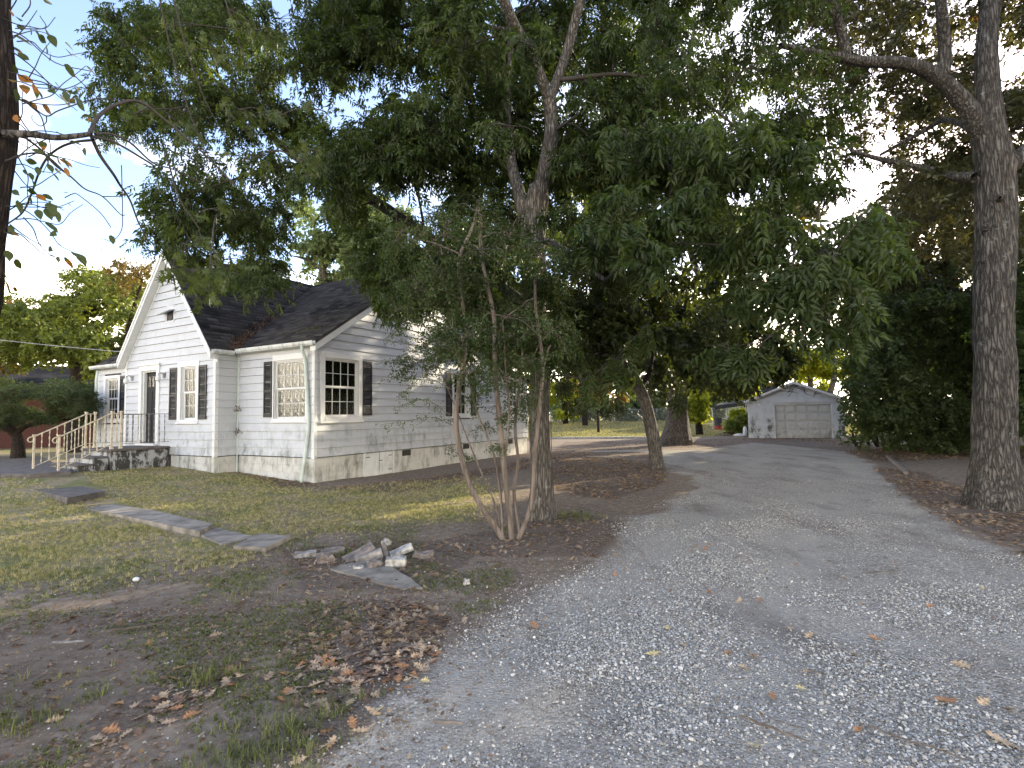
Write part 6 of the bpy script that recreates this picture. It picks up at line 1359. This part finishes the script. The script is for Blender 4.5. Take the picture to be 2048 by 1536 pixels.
# foreground silver maple branches hanging from the top
T7 = Tree('silver_maple', 'light green lobed maple leaves on thin branches hanging from the top left', 'tree', np.array([-5.5, 1.0, 0.0]))
T7.wood('trunk', [np.array([-5.5, 1.0, -.2]), np.array([-5.4, 1.1, 2.5]), np.array([-5.0, 1.8, 5.2])], [.3, .25, .2], M['bark_grey'], 16, 6, .1, .4)
T7.wood('limb', [np.array([-5.0, 1.8, 5.2]), at(200, -350, 5.2), at(420, -120, 5.6)], [.12, .07, .04], M['bark_grey'], 10, 6, .1)
for P in ([(320, 0), (345, 110), (385, 240), (430, 330), (500, 400)], [(345, -10), (380, 120), (420, 220), (470, 300)], [(330, 300), (360, 400), (400, 470), (350, 520), (352, 590)], [(420, -100), (470, 60), (520, 200), (560, 260)]):
    Q = [at(px, py, 5.2 + .2 * i) for i, (px, py) in enumerate(P)]; T7.twig(Q, [.009, .003], 5)
    for q_ in smooth_path(Q, 8): T7.nodes.append((q_, .006))
for (px, py, n) in ((480, 220, 5), (430, 100, 5), (500, 320, 5), (360, 250, 4), (300, 210, 4), (440, 420, 4), (640, 340, 3), (620, 300, 3), (420, 540, 5), (400, 580, 4), (450, 520, 3), (380, 480, 4), (350, 60, 4), (560, 230, 4), (460, 20, 5), (520, 60, 4), (330, 540, 3), (640, 220, 3), (250, 240, 3)):
    T7.clump(at(px, py, rng.uniform(4.8, 6.2)), .26, n, 3, .15, 'maple', .8)
T7.finish(M['leaf_maple'])

# foreground trunk at left edge with its branch
T8 = Tree('edge_tree', 'dark close trunk cut by the left picture edge with a thin curving branch', 'tree', np.array([-3.35, 2.75, 0]))
Yt = 2.9
T8.wood('trunk', [np.array([-3.35, 2.75, -.2]), at(-190, 1000, Yt), at(-135, 560, Yt), at(-103, 400, Yt), at(-92, 250, Yt), at(-82, 60, Yt), at(-72, -120, Yt), at(-50, -500, Yt)], [.30, .25, .25, .245, .245, .235, .23, .2], M['bark_dark'], 48, 18, .10, .4)
LPX = []
def tw(P, r0, r1, Y=2.9, dY=.1):
    r1 *= 1.3
    Q = [at(px, py, Y + dY * i) for i, (px, py) in enumerate(P)]; T8.twig(Q, [r0, r1], 7); return Q
T8.wood('branch', [at(5, 268, 2.9), at(60, 268, 2.95), at(110, 275, 3.0), at(150, 272, 3.05), at(180, 268, 3.1)], [.022, .019, .017, .016, .014], M['bark_oak'], 10, 5, .1)
tw([(180, 268), (195, 235), (230, 210), (278, 203), (330, 240), (400, 300), (470, 370)], .013, .004, 3.1)
tw([(182, 270), (200, 310), (228, 350), (240, 370), (260, 400), (275, 440), (290, 470)], .011, .003, 3.1)
tw([(184, 272), (230, 285), (290, 320), (310, 333)], .008, .004, 3.1); tw([(190, 268), (220, 268), (260, 285), (305, 325), (350, 340), (400, 365)], .008, .003, 3.1)
tw([(186, 280), (150, 284), (120, 295), (95, 315), (78, 345), (62, 390), (45, 425), (15, 448)], .008, .004, 3.1)
tw([(50, 275), (80, 298), (110, 330), (140, 352), (170, 378), (205, 393), (240, 428), (250, 430)], .007, .002, 2.9)
tw([(10, 322), (50, 308), (90, 310), (130, 345)], .005, .004, 2.9); tw([(205, 393), (225, 393), (245, 392)], .003, .002, 3)
tw([(20, 100), (60, 130), (110, 175), (145, 183)], .004, .002, 2.9); tw([(15, 60), (50, 75), (110, 125), (180, 142)], .004, .002, 2.9)
tw([(20, 190), (60, 205), (110, 210), (140, 207)], .003, .002, 2.9); tw([(20, 190), (60, 210), (93, 232), (120, 220), (190, 198), (235, 200), (278, 203)], .004, .003, 3); tw([(93, 232), (92, 245), (80, 252), (65, 240), (64, 230)], .003, .0015, 3)
tw([(150, 152), (195, 196)], .003, .002, 3.1); tw([(30, 57), (90, 56), (80, 32)], .003, .002, 2.9); tw([(243, 330), (245, 420), (243, 460), (225, 482), (208, 478)], .003, .0015, 3.2)
tw([(10, 412), (60, 414), (90, 414), (125, 415)], .003, .002, 2.9); tw([(130, 395), (145, 388), (157, 390), (200, 425), (222, 455)], .003, .002, 3)
for k in range(34):
    x0, y0 = rng.uniform(0, 60), rng.uniform(20, 480); P_ = [(x0, y0)]; a_ = rng.uniform(-.9, .9)
    for _ in range(rng.integers(3, 6)): a_ += rng.normal(0, .4); P_.append((P_[-1][0] + cos(a_) * 30, P_[-1][1] + sin(a_) * 30))
    tw(P_, .0035, .0015, 2.9 + rng.uniform(-.1, .2))
    for q_ in P_[2:]:
        if rng.random() < .45: LPX.append(q_)
LP = LPX + [(110, 165), (95, 70), (75, 70), (90, 85), (130, 85), (128, 95), (100, 105), (128, 128), (35, 105), (35, 150), (25, 160), (32, 178), (118, 188), (140, 198), (152, 200), (155, 195), (170, 238), (110, 340), (128, 335), (130, 385), (65, 360), (60, 375), (70, 385), (85, 388), (60, 345), (45, 343), (75, 333), (30, 365), (25, 380), (35, 400), (135, 405), (105, 410), (112, 420), (115, 435), (95, 405), (10, 470), (8, 460), (20, 450), (15, 500), (30, 518), (10, 560), (25, 575), (15, 600), (5, 545), (215, 445), (222, 470), (35, 35), (40, 50), (20, 20), (90, 5), (28, 230), (18, 90), (22, 130), (28, 70)]
for (px, py) in LP:
    T8.leafC.append(at(px, py, 2.9 + rng.uniform(-.1, .3))[None]); T8.leafR.append(ypr(rng.uniform(-.8, .6, 1) , rng.uniform(.2, 1.3, 1), rng.normal(0, .7, 1))); T8.leafS.append(rng.uniform(.055, .095, 1)); T8.leafK.append(['single']); T8.leafZ.append(rng.random(1))
def oval(k):
    r = random.Random(k); n = 6; c = []
    up = [(i / n, .26 * sin(pi * (i / n) ** .8) * r.uniform(.9, 1.1)) for i in range(n + 1)]; V = []
    for x, w in up: V += [(x, w, .12 * w - .12 * x * x), (x, -w, .12 * w - .12 * x * x)]
    T_ = []
    for i in range(n): a = 2 * i; T_ += [(a, a + 1, a + 3), (a, a + 3, a + 2)]
    V += [(-.18, .0, .02), (-.18, .008, .02)]; return np.array(V), np.array(T_ + [(0, 14, 15)])
TPL['single'] = [oval(k) for k in range(4)]
T8.finish(M['leaf_elm'])
# woods to the right, outside the frame, that shade the drive
for i, (x, y, h) in enumerate(((21, 13, 11), (27, 20, 12), (17, 6, 11), (30, 31, 10))):
    T = Tree('wood_tree', ('broad leafy tree beyond the right picture edge, level with the oak', 'broad leafy tree beyond the right picture edge, behind the hedge line', 'broad leafy tree beyond the right picture edge, nearest the camera', 'broad leafy tree beyond the right picture edge, level with the garage')[i], 'tree', np.array([x, y, 0.0]), 'shade trees right of the drive'); T.wood('trunk', [np.array([x, y, -.2]), np.array([x, y, h * .4]), np.array([x, y, h * .75])], [.4, .3, .15], M['bark_dark'], 12, 4, .08, .3)
    for _ in range(34): T.clump(np.array([x + rng.normal(0, 2.2), y + rng.normal(0, 2.2), rng.uniform(1.5, h)]), 1.4, 9, 6, .6, 'far', .4)
    T.finish(M['leaf_hedge'])
print('leaf tris', NTRI, 'all', sum(len(p.vertices) - 2 for o in COL.objects if o.type == 'MESH' and len(o.data.polygons) > 300 for p in o.data.polygons) if False else '')
